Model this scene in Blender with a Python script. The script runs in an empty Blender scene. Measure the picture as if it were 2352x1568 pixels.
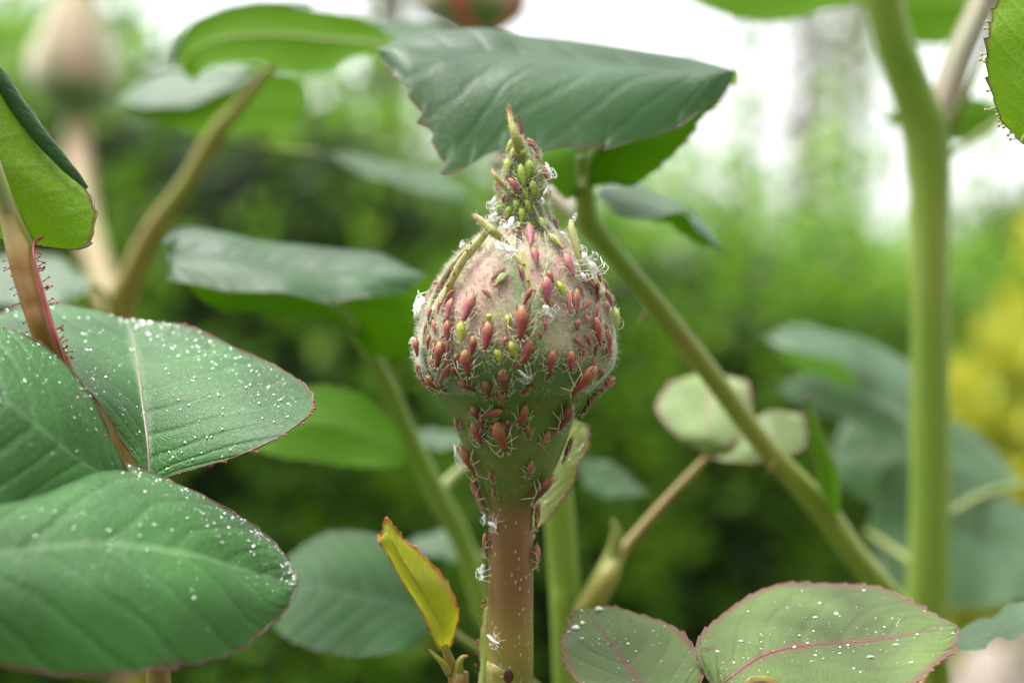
import bpy, math, random
import numpy as np
from mathutils import Vector, Matrix
from mathutils.bvhtree import BVHTree
R = math.radians
random.seed(7); rng = np.random.default_rng(7)
scene = bpy.context.scene
col = scene.collection

# ------------------------------------------------------------------ camera
CAMZ = 0.50            # the lens is half a metre above the ground
DM = 160.0             # mm from the lens to the axis of the bud
MMPX = 94.0 / 2352     # mm per unit of the measuring grid at that distance
cam_d = bpy.data.cameras.new('camera'); cam = bpy.data.objects.new('camera', cam_d); col.objects.link(cam)
cam.location = (0, -DM / 1000, CAMZ); cam.rotation_euler = (R(90), 0, 0)
cam_d.sensor_width = 36; cam_d.lens = 36 * DM / 94.0
cam_d.clip_start = 0.005; cam_d.clip_end = 3000
cam_d.dof.use_dof = True; cam_d.dof.focus_distance = 0.1545
cam_d.dof.aperture_fstop = cam_d.lens / 3.8
scene.camera = cam

# ------------------------------------------------------------------ sky, sun, exposure
world = bpy.data.worlds.new('World'); scene.world = world; world.use_nodes = True
wn = world.node_tree; bg = wn.nodes['Background']
sky = wn.nodes.new('ShaderNodeTexSky'); sky.sky_type = 'NISHITA'; sky.sun_disc = False
SUN_EL, SUN_AZ = 74, -70      # azimuth clockwise from +Y: beyond the bud, a little to the left
sky.sun_elevation = R(SUN_EL); sky.sun_rotation = R(SUN_AZ); sky.dust_density = 4.0; sky.air_density = 1.0; sky.ozone_density = 1.0
hs = wn.nodes.new('ShaderNodeHueSaturation'); hs.inputs['Saturation'].default_value = 0.12   # white overcast
wn.links.new(sky.outputs[0], hs.inputs['Color']); wn.links.new(hs.outputs[0], bg.inputs['Color'])
bg.inputs['Strength'].default_value = 0.15
sun_d = bpy.data.lights.new('sun', 'SUN'); sun = bpy.data.objects.new('sun', sun_d); col.objects.link(sun)
sun_d.energy = 1.5; sun_d.angle = R(25); sun_d.color = (1.0, 0.97, 0.92)
sdir = Vector((math.sin(R(SUN_AZ)) * math.cos(R(SUN_EL)), math.cos(R(SUN_AZ)) * math.cos(R(SUN_EL)), math.sin(R(SUN_EL))))
sun.rotation_euler = sdir.to_track_quat('Z', 'Y').to_euler(); sun.location = (0, 0, 4)
scene.view_settings.view_transform = 'Standard'; scene.view_settings.look = 'None'
scene.view_settings.gamma = 1; scene.view_settings.exposure = 1.8; scene.view_settings.use_curve_mapping = False
scene.render.engine = 'CYCLES'
scene.cycles.max_bounces = 8; scene.cycles.transparent_max_bounces = 8

# ------------------------------------------------------------------ helpers: space
def P(x, y, d=DM):
    """a point d millimetres in front of the lens"""
    k = MMPX * d / DM / 1000
    return Vector(((x - 1176) * k, (d - DM) / 1000, CAMZ - (y - 784) * k))
def px(r, d=DM): return r * MMPX * d / DM / 1000
def crom(pts, n):
    """Catmull-Rom through rows of numbers -> n samples"""
    p = np.asarray(pts, float); m = len(p)
    if m == 2:
        t = np.linspace(0, 1, n)[:, None]; return p[0] * (1 - t) + p[1] * t
    ext = np.vstack([2 * p[0] - p[1], p, 2 * p[-1] - p[-2]])
    t = np.linspace(0, m - 1 - 1e-9, n); i = t.astype(int); f = (t - i)[:, None]
    a, b, c, d = ext[i], ext[i + 1], ext[i + 2], ext[i + 3]
    return 0.5 * (2 * b + (c - a) * f + (2 * a - 5 * b + 4 * c - d) * f * f + (3 * b - a - 3 * c + d) * f ** 3)

# ------------------------------------------------------------------ helpers: objects
def tag(o, label=None, cat=None, group=None, kind=None):
    if label: o['label'] = label
    if cat: o['category'] = cat
    if group: o['group'] = group
    if kind: o['kind'] = kind
    return o
def empty(name, loc, label, cat, group=None):
    o = bpy.data.objects.new(name, None); o.empty_display_size = 0.01
    col.objects.link(o); o.location = loc
    return tag(o, label, cat, group)
def origin(o):
    v = Vector((0, 0, 0))
    while o is not None: v += o.location; o = o.parent
    return v
def mesh_obj(name, verts, faces, mats, parent=None, uvs=None, smooth=True, mi=None, loc=None):
    me = bpy.data.meshes.new(name)
    V = np.asarray(verts, float)
    base = np.array(origin(parent)) if parent is not None else (np.array(loc) if loc is not None else np.zeros(3))
    V = V - base
    me.from_pydata(V.tolist(), [], [list(map(int, f)) for f in faces])
    for m in (mats if isinstance(mats, (list, tuple)) else [mats]): me.materials.append(m)
    if smooth: me.polygons.foreach_set('use_smooth', [True] * len(me.polygons))
    if mi is not None: me.polygons.foreach_set('material_index', mi)
    if uvs is not None:
        l = me.uv_layers.new(name='UVMap'); vi = np.empty(len(me.loops), int); me.loops.foreach_get('vertex_index', vi)
        l.data.foreach_set('uv', np.asarray(uvs, float)[vi].ravel())
    me.update()
    o = bpy.data.objects.new(name, me); col.objects.link(o)
    if parent is not None: o.parent = parent
    elif loc is not None: o.location = loc
    return o

class Bag:
    """collects shapes into one mesh"""
    def __init__(s): s.v = []; s.f = []; s.uv = []; s.mi = []; s.n = 0
    def add(s, v, f, uv=None, mi=0):
        v = np.asarray(v, float)
        s.v.append(v); s.f += [[int(i) + s.n for i in q] for q in f]; s.mi += [mi] * len(f)
        s.uv.append(np.zeros((len(v), 2)) if uv is None else np.asarray(uv, float)); s.n += len(v)
    def build(s, name, mats, parent=None, loc=None, smooth=True):
        return mesh_obj(name, np.vstack(s.v), s.f, mats, parent, np.vstack(s.uv), smooth, s.mi, loc)

def tube_geo(pts, radii, seg=12, flat=1.0, lobes=0, lobe_amp=0.0, twist=0.0, cap=True, wob=0.0, seed=0):
    """pts Nx3, radii N -> verts, faces, uvs (u round, v along)"""
    pts = np.asarray(pts, float); n = len(pts); T = np.gradient(pts, axis=0)
    T /= np.linalg.norm(T, axis=1)[:, None] + 1e-12
    up = np.array([0, 1.0, 0])
    if abs(T[0] @ up) > .9: up = np.array([1.0, 0, 0])
    V = []; UV = []; r_ = np.random.default_rng(seed); ph = r_.random(4) * 6.28
    N = up - T[0] * (T[0] @ up); N /= np.linalg.norm(N)
    for i in range(n):
        N = N - T[i] * (T[i] @ N); N /= np.linalg.norm(N) + 1e-12
        B = np.cross(T[i], N)
        for j in range(seg):
            a = 2 * math.pi * j / seg
            rr = radii[i] * (1 + lobe_amp * math.cos(lobes * a + twist * i / n)) * (1 + wob * math.sin(3 * a + i * .35 + ph[0]) * math.sin(i * .22 + ph[1]))
            V.append(pts[i] + N * math.cos(a) * rr * flat + B * math.sin(a) * rr); UV.append((j / seg, i / (n - 1)))
    F = [(i * seg + j, i * seg + (j + 1) % seg, (i + 1) * seg + (j + 1) % seg, (i + 1) * seg + j) for i in range(n - 1) for j in range(seg)]
    if cap: F.append(tuple(range(seg - 1, -1, -1))); F.append(tuple((n - 1) * seg + j for j in range(seg)))
    return np.array(V), F, np.array(UV)
def pix_path(spec, n):
    """spec rows (x,y,d,r): smooth 3-D path with radii"""
    rows = []
    for x, y, d, r in spec:
        p = P(x, y, d); rows.append((p.x, p.y, p.z, px(r, d)))
    s = crom(rows, n); return s[:, :3], np.maximum(s[:, 3], 1e-5)
def stem(name, spec, mat, parent, n=60, seg=14, **kw):
    p, r = pix_path(spec, n); v, f, u = tube_geo(p, r, seg, **kw)
    return mesh_obj(name, v, f, mat, parent, u)
def to_ground(spec, foot, r_mm=4.0):
    """lengthen a cane below the frame to where it grows from the soil"""
    x, y, d, r = spec[-1]; p = P(x, y, d); out = list(spec)
    f = Vector(foot)
    for t in (.15, .45, .75, 1.0):
        q = p.lerp(f, t); q.x = p.x + (f.x - p.x) * t ** 1.6; q.y = p.y + (f.y - p.y) * t ** 1.4
        dd = q.y * 1000 + DM; k = MMPX * dd / DM / 1000
        rr = (px(r, d) * (1 - t) + r_mm / 1000 * t) / k
        out.append((q.x / k + 1176, 784 - (q.z - CAMZ) / k, dd, rr))
    return out
def uv_ball(c, r, nu=8, nv=6, sq=1.0):
    V = []; F = []
    for i in range(nv + 1):
        th = math.pi * i / nv
        for j in range(nu):
            a = 2 * math.pi * j / nu
            V.append((c[0] + r * math.sin(th) * math.cos(a), c[1] + r * math.sin(th) * math.sin(a), c[2] + r * sq * math.cos(th)))
    for i in range(nv):
        for j in range(nu): F.append((i * nu + j, i * nu + (j + 1) % nu, (i + 1) * nu + (j + 1) % nu, (i + 1) * nu + j))
    return np.array(V), F
def hairs_geo(pts, nrm, lmin, lmax, rad, lean=0.6, curl=0.4, down=0.0, seed=1):
    """curved tapering hairs, three-sided"""
    g = np.random.default_rng(seed); n = len(pts); pts = np.asarray(pts); nrm = np.asarray(nrm)
    rnd = g.normal(size=(n, 3)); d1 = nrm + lean * rnd * .6; d1[:, 2] += down; d1 /= np.linalg.norm(d1, axis=1)[:, None]
    d2 = d1 + curl * g.normal(size=(n, 3)); d2 /= np.linalg.norm(d2, axis=1)[:, None]
    L = g.uniform(lmin, lmax, n)[:, None]
    a = np.cross(d1, g.normal(size=(n, 3))); a /= np.linalg.norm(a, axis=1)[:, None] + 1e-12; b = np.cross(d1, a)
    base = pts - nrm * rad * 2; mid = base + d1 * L * .5; tip = mid + d2 * L * .5
    rr = rad * g.uniform(.7, 1.3, n)[:, None]
    V = np.empty((n, 7, 3))
    for k in range(3):
        o = a * math.cos(k * 2.094) + b * math.sin(k * 2.094)
        V[:, k] = base + o * rr; V[:, 3 + k] = mid + o * rr * .75
    V[:, 6] = tip
    F = []
    for i in range(n):
        s = i * 7
        for k in range(3):
            k2 = (k + 1) % 3
            F.append((s + k, s + k2, s + 3 + k2, s + 3 + k)); F.append((s + 3 + k, s + 3 + k2, s + 6))
    return V.reshape(-1, 3), F
def sample_obj(o, n, keep=None, seed=1):
    """random points and normals on a mesh object, in world space"""
    g = np.random.default_rng(seed); me = o.data; me.calc_loop_triangles(); off = np.array(origin(o))
    v = np.empty(len(me.vertices) * 3); me.vertices.foreach_get('co', v); v = v.reshape(-1, 3) + off
    t = np.empty(len(me.loop_triangles) * 3, int); me.loop_triangles.foreach_get('vertices', t); t = t.reshape(-1, 3)
    A, B, C = v[t[:, 0]], v[t[:, 1]], v[t[:, 2]]; cr = np.cross(B - A, C - A); ar = np.linalg.norm(cr, axis=1)
    pr = ar / ar.sum(); i = g.choice(len(t), n, p=pr); a, b = g.random(n), g.random(n); m = a + b > 1; a[m] = 1 - a[m]; b[m] = 1 - b[m]
    pts = A[i] + (B[i] - A[i]) * a[:, None] + (C[i] - A[i]) * b[:, None]; nn = cr[i] / (ar[i][:, None] + 1e-20)
    if keep is not None:
        k = keep(pts, nn, g); pts, nn = pts[k], nn[k]
    return pts, nn
def pixel_of(p):
    d = p[:, 1] * 1000 + DM; k = MMPX * d / DM / 1000
    return p[:, 0] / k + 1176, 784 - (p[:, 2] - CAMZ) / k

# ------------------------------------------------------------------ helpers: materials
class NT:
    def __init__(s, name):
        s.m = bpy.data.materials.new(name); s.m.use_nodes = True; s.t = s.m.node_tree; s.t.nodes.clear()
    def n(s, typ, ins=None, **props):
        nd = s.t.nodes.new(typ)
        for k, v in props.items(): setattr(nd, k, v)
        for k, v in (ins or {}).items():
            if isinstance(v, bpy.types.NodeSocket): s.t.links.new(v, nd.inputs[k])
            else: nd.inputs[k].default_value = v
        return nd
    def math(s, op, a, b=0.0, c=0.0, clamp=False):
        return s.n('ShaderNodeMath', {0: a, 1: b, 2: c}, operation=op, use_clamp=clamp).outputs[0]
    def map(s, x, a, b, c=0.0, d=1.0, smooth=False):
        return s.n('ShaderNodeMapRange', {0: x, 1: a, 2: b, 3: c, 4: d}, interpolation_type='SMOOTHSTEP' if smooth else 'LINEAR').outputs[0]
    def mix(s, f, a, b, mode='MIX'):
        nd = s.n('ShaderNodeMix', {0: f, 6: a, 7: b}, data_type='RGBA', blend_type=mode); return nd.outputs[2]
    def noise(s, co, scale, detail=3.0, rough=.55):
        return s.n('ShaderNodeTexNoise', {'Vector': co, 'Scale': scale, 'Detail': detail, 'Roughness': rough}).outputs[0]
    def out(s, sh, disp=None):
        o = s.n('ShaderNodeOutputMaterial', {0: sh})
        return s.m
def c4(c): return (c[0], c[1], c[2], 1.0)

def leaf_mat(name, top, under, trans, vein_top=None, vein_under=None, rough=.42, rough_u=.6, nv=9.0, bstr=.3, red=None, red_w=.1, net=1.0, sheen=.25, tw=.38, red_mid=0.0, mott=.45, spec=.34, spots=.0):
    s = NT(name); tc = s.n('ShaderNodeTexCoord'); uv = s.n('ShaderNodeSeparateXYZ', {0: tc.outputs['UV']})
    U, V = uv.outputs[0], uv.outputs[1]; ob = tc.outputs['Object']
    a = s.math('ABSOLUTE', s.math('MULTIPLY_ADD', U, 2.0, -1.0))
    wob = s.math('MULTIPLY_ADD', s.noise(ob, 160, 2), .5, -.25)
    mid = s.map(a, .018, .05, 1, 0)
    ph = s.math('ADD', s.math('SUBTRACT', s.math('MULTIPLY', V, nv), s.math('MULTIPLY', s.math('POWER', a, 1.25), 2.3)), wob)
    fr = s.math('ABSOLUTE', s.math('MULTIPLY_ADD', s.math('FRACT', ph), 2.0, -1.0))
    sec = s.math('MULTIPLY', s.map(fr, .90, .99, 0, 1), s.map(a, .80, 1.0, 1, 0))
    groove = s.map(fr, .55, 1.0, 0, 1, True)
    vo = s.n('ShaderNodeTexVoronoi', {'Vector': ob, 'Scale': 1300.0}, feature='DISTANCE_TO_EDGE').outputs[0]
    vo2 = s.n('ShaderNodeTexVoronoi', {'Vector': ob, 'Scale': 3000.0}, feature='DISTANCE_TO_EDGE').outputs[0]
    nt = s.math('MAXIMUM', s.map(vo, .02, .10, 1, 0), s.math('MULTIPLY', s.map(vo2, .02, .14, 1, 0), .45))
    vt = vein_top or tuple(min(1, x * 1.6) for x in top); vu = vein_under or tuple(min(1, x * 1.7 + .02) for x in under)
    mo = s.map(s.noise(ob, 95, 4), .3, .7, 1 - mott, 1 + mott)
    ct = s.mix(s.math('MULTIPLY', s.math('MAXIMUM', mid, s.math('MULTIPLY', sec, .55)), .8), c4(top), c4(vt))
    ct = s.mix(s.math('MULTIPLY', nt, .10 * net), ct, c4(vt))
    cu = s.mix(s.math('MULTIPLY', s.math('MAXIMUM', s.math('MAXIMUM', mid, s.math('MULTIPLY', sec, .7)), s.math('MULTIPLY', nt, .34 * net)), .9), c4(under), c4(vu))
    mo3 = s.n('ShaderNodeCombineColor', {0: mo, 1: mo, 2: mo}).outputs[0]
    ct = s.mix(1.0, ct, mo3, 'MULTIPLY')
    if spots:
        vs = s.n('ShaderNodeTexVoronoi', {'Vector': ob, 'Scale': 330.0}); gs = s.math('GREATER_THAN', s.n('ShaderNodeSeparateColor', {0: vs.outputs['Color']}).outputs[0], .90)
        sf = s.math('MULTIPLY', s.math('MULTIPLY', s.map(s.math('ADD', vs.outputs['Distance'], s.math('MULTIPLY', wob, .5)), .05, .22, 1, 0), gs), spots)
        ct = s.mix(sf, ct, (.07, .035, .012, 1)); cu = s.mix(sf, cu, (.07, .035, .012, 1))
    if red:
        e = s.math('MULTIPLY', s.map(s.math('ADD', a, s.math('MULTIPLY', wob, .3)), 1 - red_w, 1.0, 0, 1, True), .85)
        if red_mid: e = s.math('MAXIMUM', e, s.math('MULTIPLY', s.map(a, .0, .11, red_mid, 0), s.map(s.noise(ob, 220, 2), .35, .6, .2, 1)))
        ct = s.mix(e, ct, c4(red)); cu = s.mix(e, cu, c4(red))
    bf = s.n('ShaderNodeNewGeometry').outputs['Backfacing']
    base = s.mix(bf, ct, cu)
    h = s.math('ADD', s.math('MULTIPLY', nt, -.35), s.math('MULTIPLY', s.noise(ob, 900, 3), .4))
    h = s.math('ADD', h, s.math('MULTIPLY', groove, -1.0))
    bump = s.n('ShaderNodeBump', {'Strength': bstr, 'Distance': .00018, 'Height': h}).outputs[0]
    pr = s.n('ShaderNodeBsdfPrincipled', {'Base Color': base, 'Roughness': s.math('ADD', s.map(bf, 0, 1, rough, rough_u), s.math('MULTIPLY', wob, .25)), 'Normal': bump, 'Sheen Weight': s.map(bf, 0, 1, sheen, .0), 'Specular IOR Level': s.map(bf, 0, 1, spec, .06), 'Sheen Roughness': .45, 'Sheen Tint': (.9, 1, .92, 1)})
    tcol = s.mix(s.math('MULTIPLY', s.math('MAXIMUM', mid, s.math('MULTIPLY', nt, .25 * net)), .6), c4(trans), c4(tuple(x * .55 + .05 for x in trans)))
    tr = s.n('ShaderNodeBsdfTranslucent', {'Color': tcol, 'Normal': bump})
    return s.out(s.n('ShaderNodeMixShader', {0: tw, 1: pr.outputs[0], 2: tr.outputs[0]}).outputs[0])

def skin_mat(name, c1, c2, scale=300, rough=.5, spec=(0, 0, 0), speck=0.0, sss=.15, along=None, dark=None, bump=.2, bscale=1200):
    """stems, petioles, tips: two tones in noise, pale lenticels, optional colour along the length (UV v)"""
    s = NT(name); tc = s.n('ShaderNodeTexCoord'); ob = tc.outputs['Object']
    c = s.mix(s.map(s.noise(ob, scale, 4), .35, .65, 0, 1), c4(c1), c4(c2))
    if along:
        v = s.n('ShaderNodeSeparateXYZ', {0: tc.outputs['UV']}).outputs[1]
        v = s.math('ADD', v, s.math('MULTIPLY_ADD', s.noise(ob, scale * .7, 2), .12, -.06))
        rp = s.n('ShaderNodeValToRGB', {0: v}); el = rp.color_ramp.elements
        for i, (p, cc, w) in enumerate(along):
            e = el[i] if i < 2 else el.new(p)
            e.position = p; e.color = (cc[0], cc[1], cc[2], w)
        c = s.mix(rp.outputs[1], c, rp.outputs[0])
    if speck:
        mp = s.n('ShaderNodeMapping', {0: ob, 3: (1, 1, .55)}).outputs[0]
        vo = s.n('ShaderNodeTexVoronoi', {'Vector': mp, 'Scale': 1500.0, 'Randomness': 1.0})
        gate = s.math('GREATER_THAN', s.n('ShaderNodeSeparateColor', {0: vo.outputs['Color']}).outputs[0], .45)
        c = s.mix(s.math('MULTIPLY', s.math('MULTIPLY', s.map(vo.outputs['Distance'], .10, .24, 1, 0), gate), speck), c, c4(spec))
    b = s.n('ShaderNodeBump', {'Strength': bump, 'Distance': .0001, 'Height': s.noise(ob, bscale, 3)}).outputs[0]
    pr = s.n('ShaderNodeBsdfPrincipled', {'Base Color': c, 'Roughness': rough, 'Normal': b, 'Subsurface Weight': sss, 'Subsurface Radius': (.6, .5, .2), 'Subsurface Scale': .0012})
    return s.out(pr.outputs[0])
def stalk_mat(name):
    s = NT(name); tc = s.n('ShaderNodeTexCoord'); ob = tc.outputs['Object']; z = s.n('ShaderNodeSeparateXYZ', {0: ob}).outputs[2]
    za, zb = P(0, 900, DM).z + .01, P(0, 1568, DM).z + .01
    v = s.math('ADD', s.map(z, za, zb, 0, 1), s.math('MULTIPLY_ADD', s.noise(ob, 160, 4), .16, -.08))
    rp = s.n('ShaderNodeValToRGB', {0: v}); el = rp.color_ramp.elements
    for i, (p, cc) in enumerate([(0, (.062, .14, .014)), (.16, (.10, .15, .024)), (.32, (.080, .14, .018)), (.40, (.14, .10, .025)), (.50, (.18, .066, .030)), (.70, (.185, .075, .030)), (.86, (.24, .17, .035)), (1.0, (.22, .21, .035))]):
        e = el[i] if i < 2 else el.new(p)
        e.position = p; e.color = c4(cc)
    c = s.mix(s.map(s.noise(ob, 330, 4), .4, .65, 0, .45), rp.outputs[0], (.15, .13, .03, 1))
    mp = s.n('ShaderNodeMapping', {0: ob, 3: (1, 1, .55)}).outputs[0]; vo = s.n('ShaderNodeTexVoronoi', {'Vector': mp, 'Scale': 2300.0})
    gate = s.math('GREATER_THAN', s.n('ShaderNodeSeparateColor', {0: vo.outputs['Color']}).outputs[0], .35)
    sp = s.math('MULTIPLY', s.math('MULTIPLY', s.map(vo.outputs['Distance'], .10, .24, 1, 0), gate), s.map(v, .3, .5, .25, .8))
    c = s.mix(sp, c, (.62, .50, .30, 1))
    b = s.n('ShaderNodeBump', {'Strength': .25, 'Distance': .0001, 'Height': s.noise(ob, 1200, 3)}).outputs[0]
    return s.out(s.n('ShaderNodeBsdfPrincipled', {'Base Color': c, 'Roughness': .42, 'Normal': b, 'Subsurface Weight': .15, 'Subsurface Radius': (.6, .5, .2), 'Subsurface Scale': .0012}).outputs[0])
def plain_mat(name, c, rough=.5, trans=0.0, var=.25, scale=400, sss=0.0):
    s = NT(name); tc = s.n('ShaderNodeTexCoord')
    f = s.map(s.noise(tc.outputs['Object'], scale, 3), .3, .7, 1 - var, 1 + var); f3 = s.n('ShaderNodeCombineColor', {0: f, 1: f, 2: f}).outputs[0]
    cc = s.mix(1.0, c4(c), f3, 'MULTIPLY')
    pr = s.n('ShaderNodeBsdfPrincipled', {'Base Color': cc, 'Roughness': rough, 'Subsurface Weight': sss, 'Subsurface Radius': (.5, .4, .3), 'Subsurface Scale': .001})
    if not trans: return s.out(pr.outputs[0])
    tr = s.n('ShaderNodeBsdfTranslucent', {'Color': cc})
    return s.out(s.n('ShaderNodeMixShader', {0: trans, 1: pr.outputs[0], 2: tr.outputs[0]}).outputs[0])
def foliage_mat(name, ramp, rough=.5, trans=.35, tcol=(.25, .45, .04)):
    """far foliage: every leaf its own tint, stored as UV u"""
    s = NT(name); tc = s.n('ShaderNodeTexCoord'); u = s.n('ShaderNodeSeparateXYZ', {0: tc.outputs['UV']}).outputs[0]
    rp = s.n('ShaderNodeValToRGB', {0: u}); el = rp.color_ramp.elements
    for i, (p, cc) in enumerate(ramp):
        e = el[i] if i < 2 else el.new(p)
        e.position = p; e.color = c4(cc)
    pr = s.n('ShaderNodeBsdfPrincipled', {'Base Color': rp.outputs[0], 'Roughness': rough})
    tr = s.n('ShaderNodeBsdfTranslucent', {'Color': s.mix(.5, rp.outputs[0], c4(tcol))})
    return s.out(s.n('ShaderNodeMixShader', {0: trans, 1: pr.outputs[0], 2: tr.outputs[0]}).outputs[0])

M = {}
M['leaf'] = leaf_mat('leaf_glaucous', (.022, .064, .022), (.06, .15, .010), (.11, .30, .004), vein_top=(.05, .10, .05), vein_under=(.14, .22, .05), red=(.06, .03, .02), red_w=.03, sheen=.12)
M['leaf_far'] = leaf_mat('leaf_glaucous_far', (.058, .108, .054), (.06, .15, .010), (.11, .30, .006), vein_top=(.07, .12, .06), rough=.42, sheen=.18)
M['leaf_wet'] = leaf_mat('leaf_wet', (.022, .088, .014), (.06, .15, .01), (.07, .22, .008), vein_top=(.08, .16, .06), rough=.5, red=(.06, .018, .018), red_w=.035, tw=.22, sheen=.04, spec=.28, bstr=.5, spots=.6, net=1.6)
M['leaf_pale'] = leaf_mat('leaf_pale', (.082, .135, .030), (.15, .22, .07), (.14, .22, .025), vein_top=(.13, .075, .055), rough=.55, bstr=.5, spots=.7, spec=.3, red=(.15, .05, .045), red_w=.13, red_mid=.8, nv=7, tw=.28, sheen=.1)
M['leaf_mint'] = leaf_mat('leaf_mint', (.15, .225, .07), (.16, .24, .07), (.22, .32, .06), vein_top=(.26, .20, .13), rough=.5, red=(.22, .13, .10), red_w=.10, red_mid=.5, nv=7, tw=.35, sheen=.1)
M['leaf_bract'] = leaf_mat('leaf_bract', (.27, .33, .09), (.27, .33, .10), (.36, .42, .09), vein_top=(.33, .36, .16), red=(.34, .10, .09), red_w=.16, nv=6, tw=.4, sheen=.1)
M['leaf_young'] = leaf_mat('leaf_young', (.26, .29, .012), (.26, .29, .015), (.52, .56, .015), vein_top=(.22, .07, .02), vein_under=(.26, .09, .03), red=(.32, .045, .018), red_w=.22, red_mid=.5, nv=8, tw=.45, sheen=.05, spots=.8, mott=.6)
M['leaf_bright'] = leaf_mat('leaf_bright', (.03, .08, .025), (.055, .145, .003), (.13, .33, .002), vein_under=(.16, .24, .04), tw=.5, bstr=.12, rough_u=.75, sheen=.1)
M['leaf_net'] = leaf_mat('leaf_netted', (.024, .065, .03), (.10, .20, .006), (.20, .42, .003), vein_under=(.20, .28, .07), net=1.9, rough_u=.5, red=(.10, .03, .02), red_w=.04, sheen=.1)
M['margin_red'] = plain_mat('margin_red', (.09, .03, .025), .5)
M['margin_pink'] = plain_mat('margin_pink', (.20, .06, .06), .5)
M['margin_orange'] = plain_mat('margin_orange', (.50, .11, .04), .45)
M['rib_pale'] = skin_mat('rib_pale', (.30, .36, .12), (.36, .30, .14), rough=.5)
M['rib_grey'] = skin_mat('rib_grey', (.20, .18, .14), (.16, .085, .075), rough=.45)
M['stem_bud'] = stalk_mat('stem_bud')
M['stem_green'] = skin_mat('stem_green', (.17, .22, .035), (.20, .22, .05), 60, .5, sss=.2)
M['stem_olive'] = skin_mat('stem_olive', (.16, .27, .022), (.21, .28, .035), 55, .5, sss=.2)
M['stem_brown'] = skin_mat('stem_brown', (.21, .12, .025), (.20, .20, .02), 60, .5, sss=.15)
M['stem_dull'] = skin_mat('stem_dull', (.17, .13, .07), (.14, .14, .07), 60, .55, sss=.1)
M['stem_tan'] = skin_mat('stem_tan', (.20, .17, .05), (.22, .12, .06), 60, .5, sss=.1)
M['stem_mix'] = skin_mat('stem_mix', (.15, .25, .012), (.20, .21, .025), 70, .5, sss=.15)
M['petiole_red'] = skin_mat('petiole_red', (.23, .15, .012), (.22, .09, .016), 90, .42, sss=.2, along=[(0, (.22, .22, .03), 1.0), (.14, (.22, .15, .014), .8), (.25, (.22, .085, .02), .6), (1.0, (.2, .2, .05), 1)])
M['red_edge'] = plain_mat('red_edge', (.26, .02, .03), .4)
M['hip'] = M['stem_bud']
M['tip'] = skin_mat('sepal_tip', (.24, .26, .04), (.28, .24, .04), 300, .5, sss=.25, along=[(0, (.32, .03, .03), 1), (.10, (.48, .12, .05), .9), (.28, (.30, .25, .03), .6), (1.0, (.18, .24, .04), .5)])
M['rib_sepal'] = skin_mat('sepal_rib', (.27, .32, .08), (.30, .26, .08), 300, .55, sss=.25)
M['cone'] = skin_mat('sepal_cone', (.08, .13, .015), (.15, .18, .035), 350, .6, sss=.15)
M['hair'] = plain_mat('white_hair', (.80, .76, .66), .5, trans=.35, var=.1)
M['hair_dark'] = plain_mat('dark_hair', (.07, .06, .035), .5)
M['gland'] = plain_mat('red_gland', (.34, .02, .025), .25)
M['shed'] = plain_mat('shed_skin', (.92, .91, .88), .5, trans=.3, var=.1, scale=2000)

def bud_mat(name='bud_felt', k=1.0):
    """sepals: pink-beige felt in the middle, pale green margins, smooth green foot (UV: u across, v up)"""
    s = NT(name); tc = s.n('ShaderNodeTexCoord'); ob = tc.outputs['Object']; sp = s.n('ShaderNodeSeparateXYZ', {0: tc.outputs['UV']})
    a = s.math('ABSOLUTE', s.math('MULTIPLY_ADD', sp.outputs[0], 2.0, -1.0)); v = sp.outputs[1]
    nz = s.math('MULTIPLY_ADD', s.noise(ob, 350 * k, 4), 1.0, -.5)
    felt = s.mix(s.map(s.noise(ob, 190 * k, 4), .38, .64), (.46, .34, .22, 1), (.50, .27, .24, 1))
    felt = s.mix(s.map(s.noise(ob, 420 * k, 3), .44, .62, 0, .75), felt, (.34, .37, .19, 1))
    felt = s.mix(s.map(s.noise(ob, 1500 * k, 4), .48, .62, 0, .55), felt, (.26, .17, .11, 1))
    felt = s.mix(s.map(s.math('ADD', a, s.math('MULTIPLY', nz, .25)), .72, .86, 0, .85, True), felt, (.25, .35, .12, 1))
    low = s.mix(s.map(nz, -.2, .2), (.060, .14, .013, 1), (.11, .17, .028, 1))
    c = s.mix(s.map(s.math('ADD', v, s.math('MULTIPLY', nz, .22)), .20, .44, 0, 1, True), low, felt)
    b = s.n('ShaderNodeBump', {'Strength': .5, 'Distance': .0002 / k, 'Height': s.noise(ob, 2200 * k, 3)}).outputs[0]
    pr = s.n('ShaderNodeBsdfPrincipled', {'Base Color': c, 'Roughness': .75, 'Normal': b, 'Sheen Weight': .5, 'Sheen Roughness': .5, 'Subsurface Weight': .15, 'Subsurface Radius': (.6, .4, .3), 'Subsurface Scale': .001})
    return s.out(pr.outputs[0])
M['bud'] = bud_mat()
M['petal'] = plain_mat('pink_petal', (.62, .16, .14), .55, trans=.2)

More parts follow.
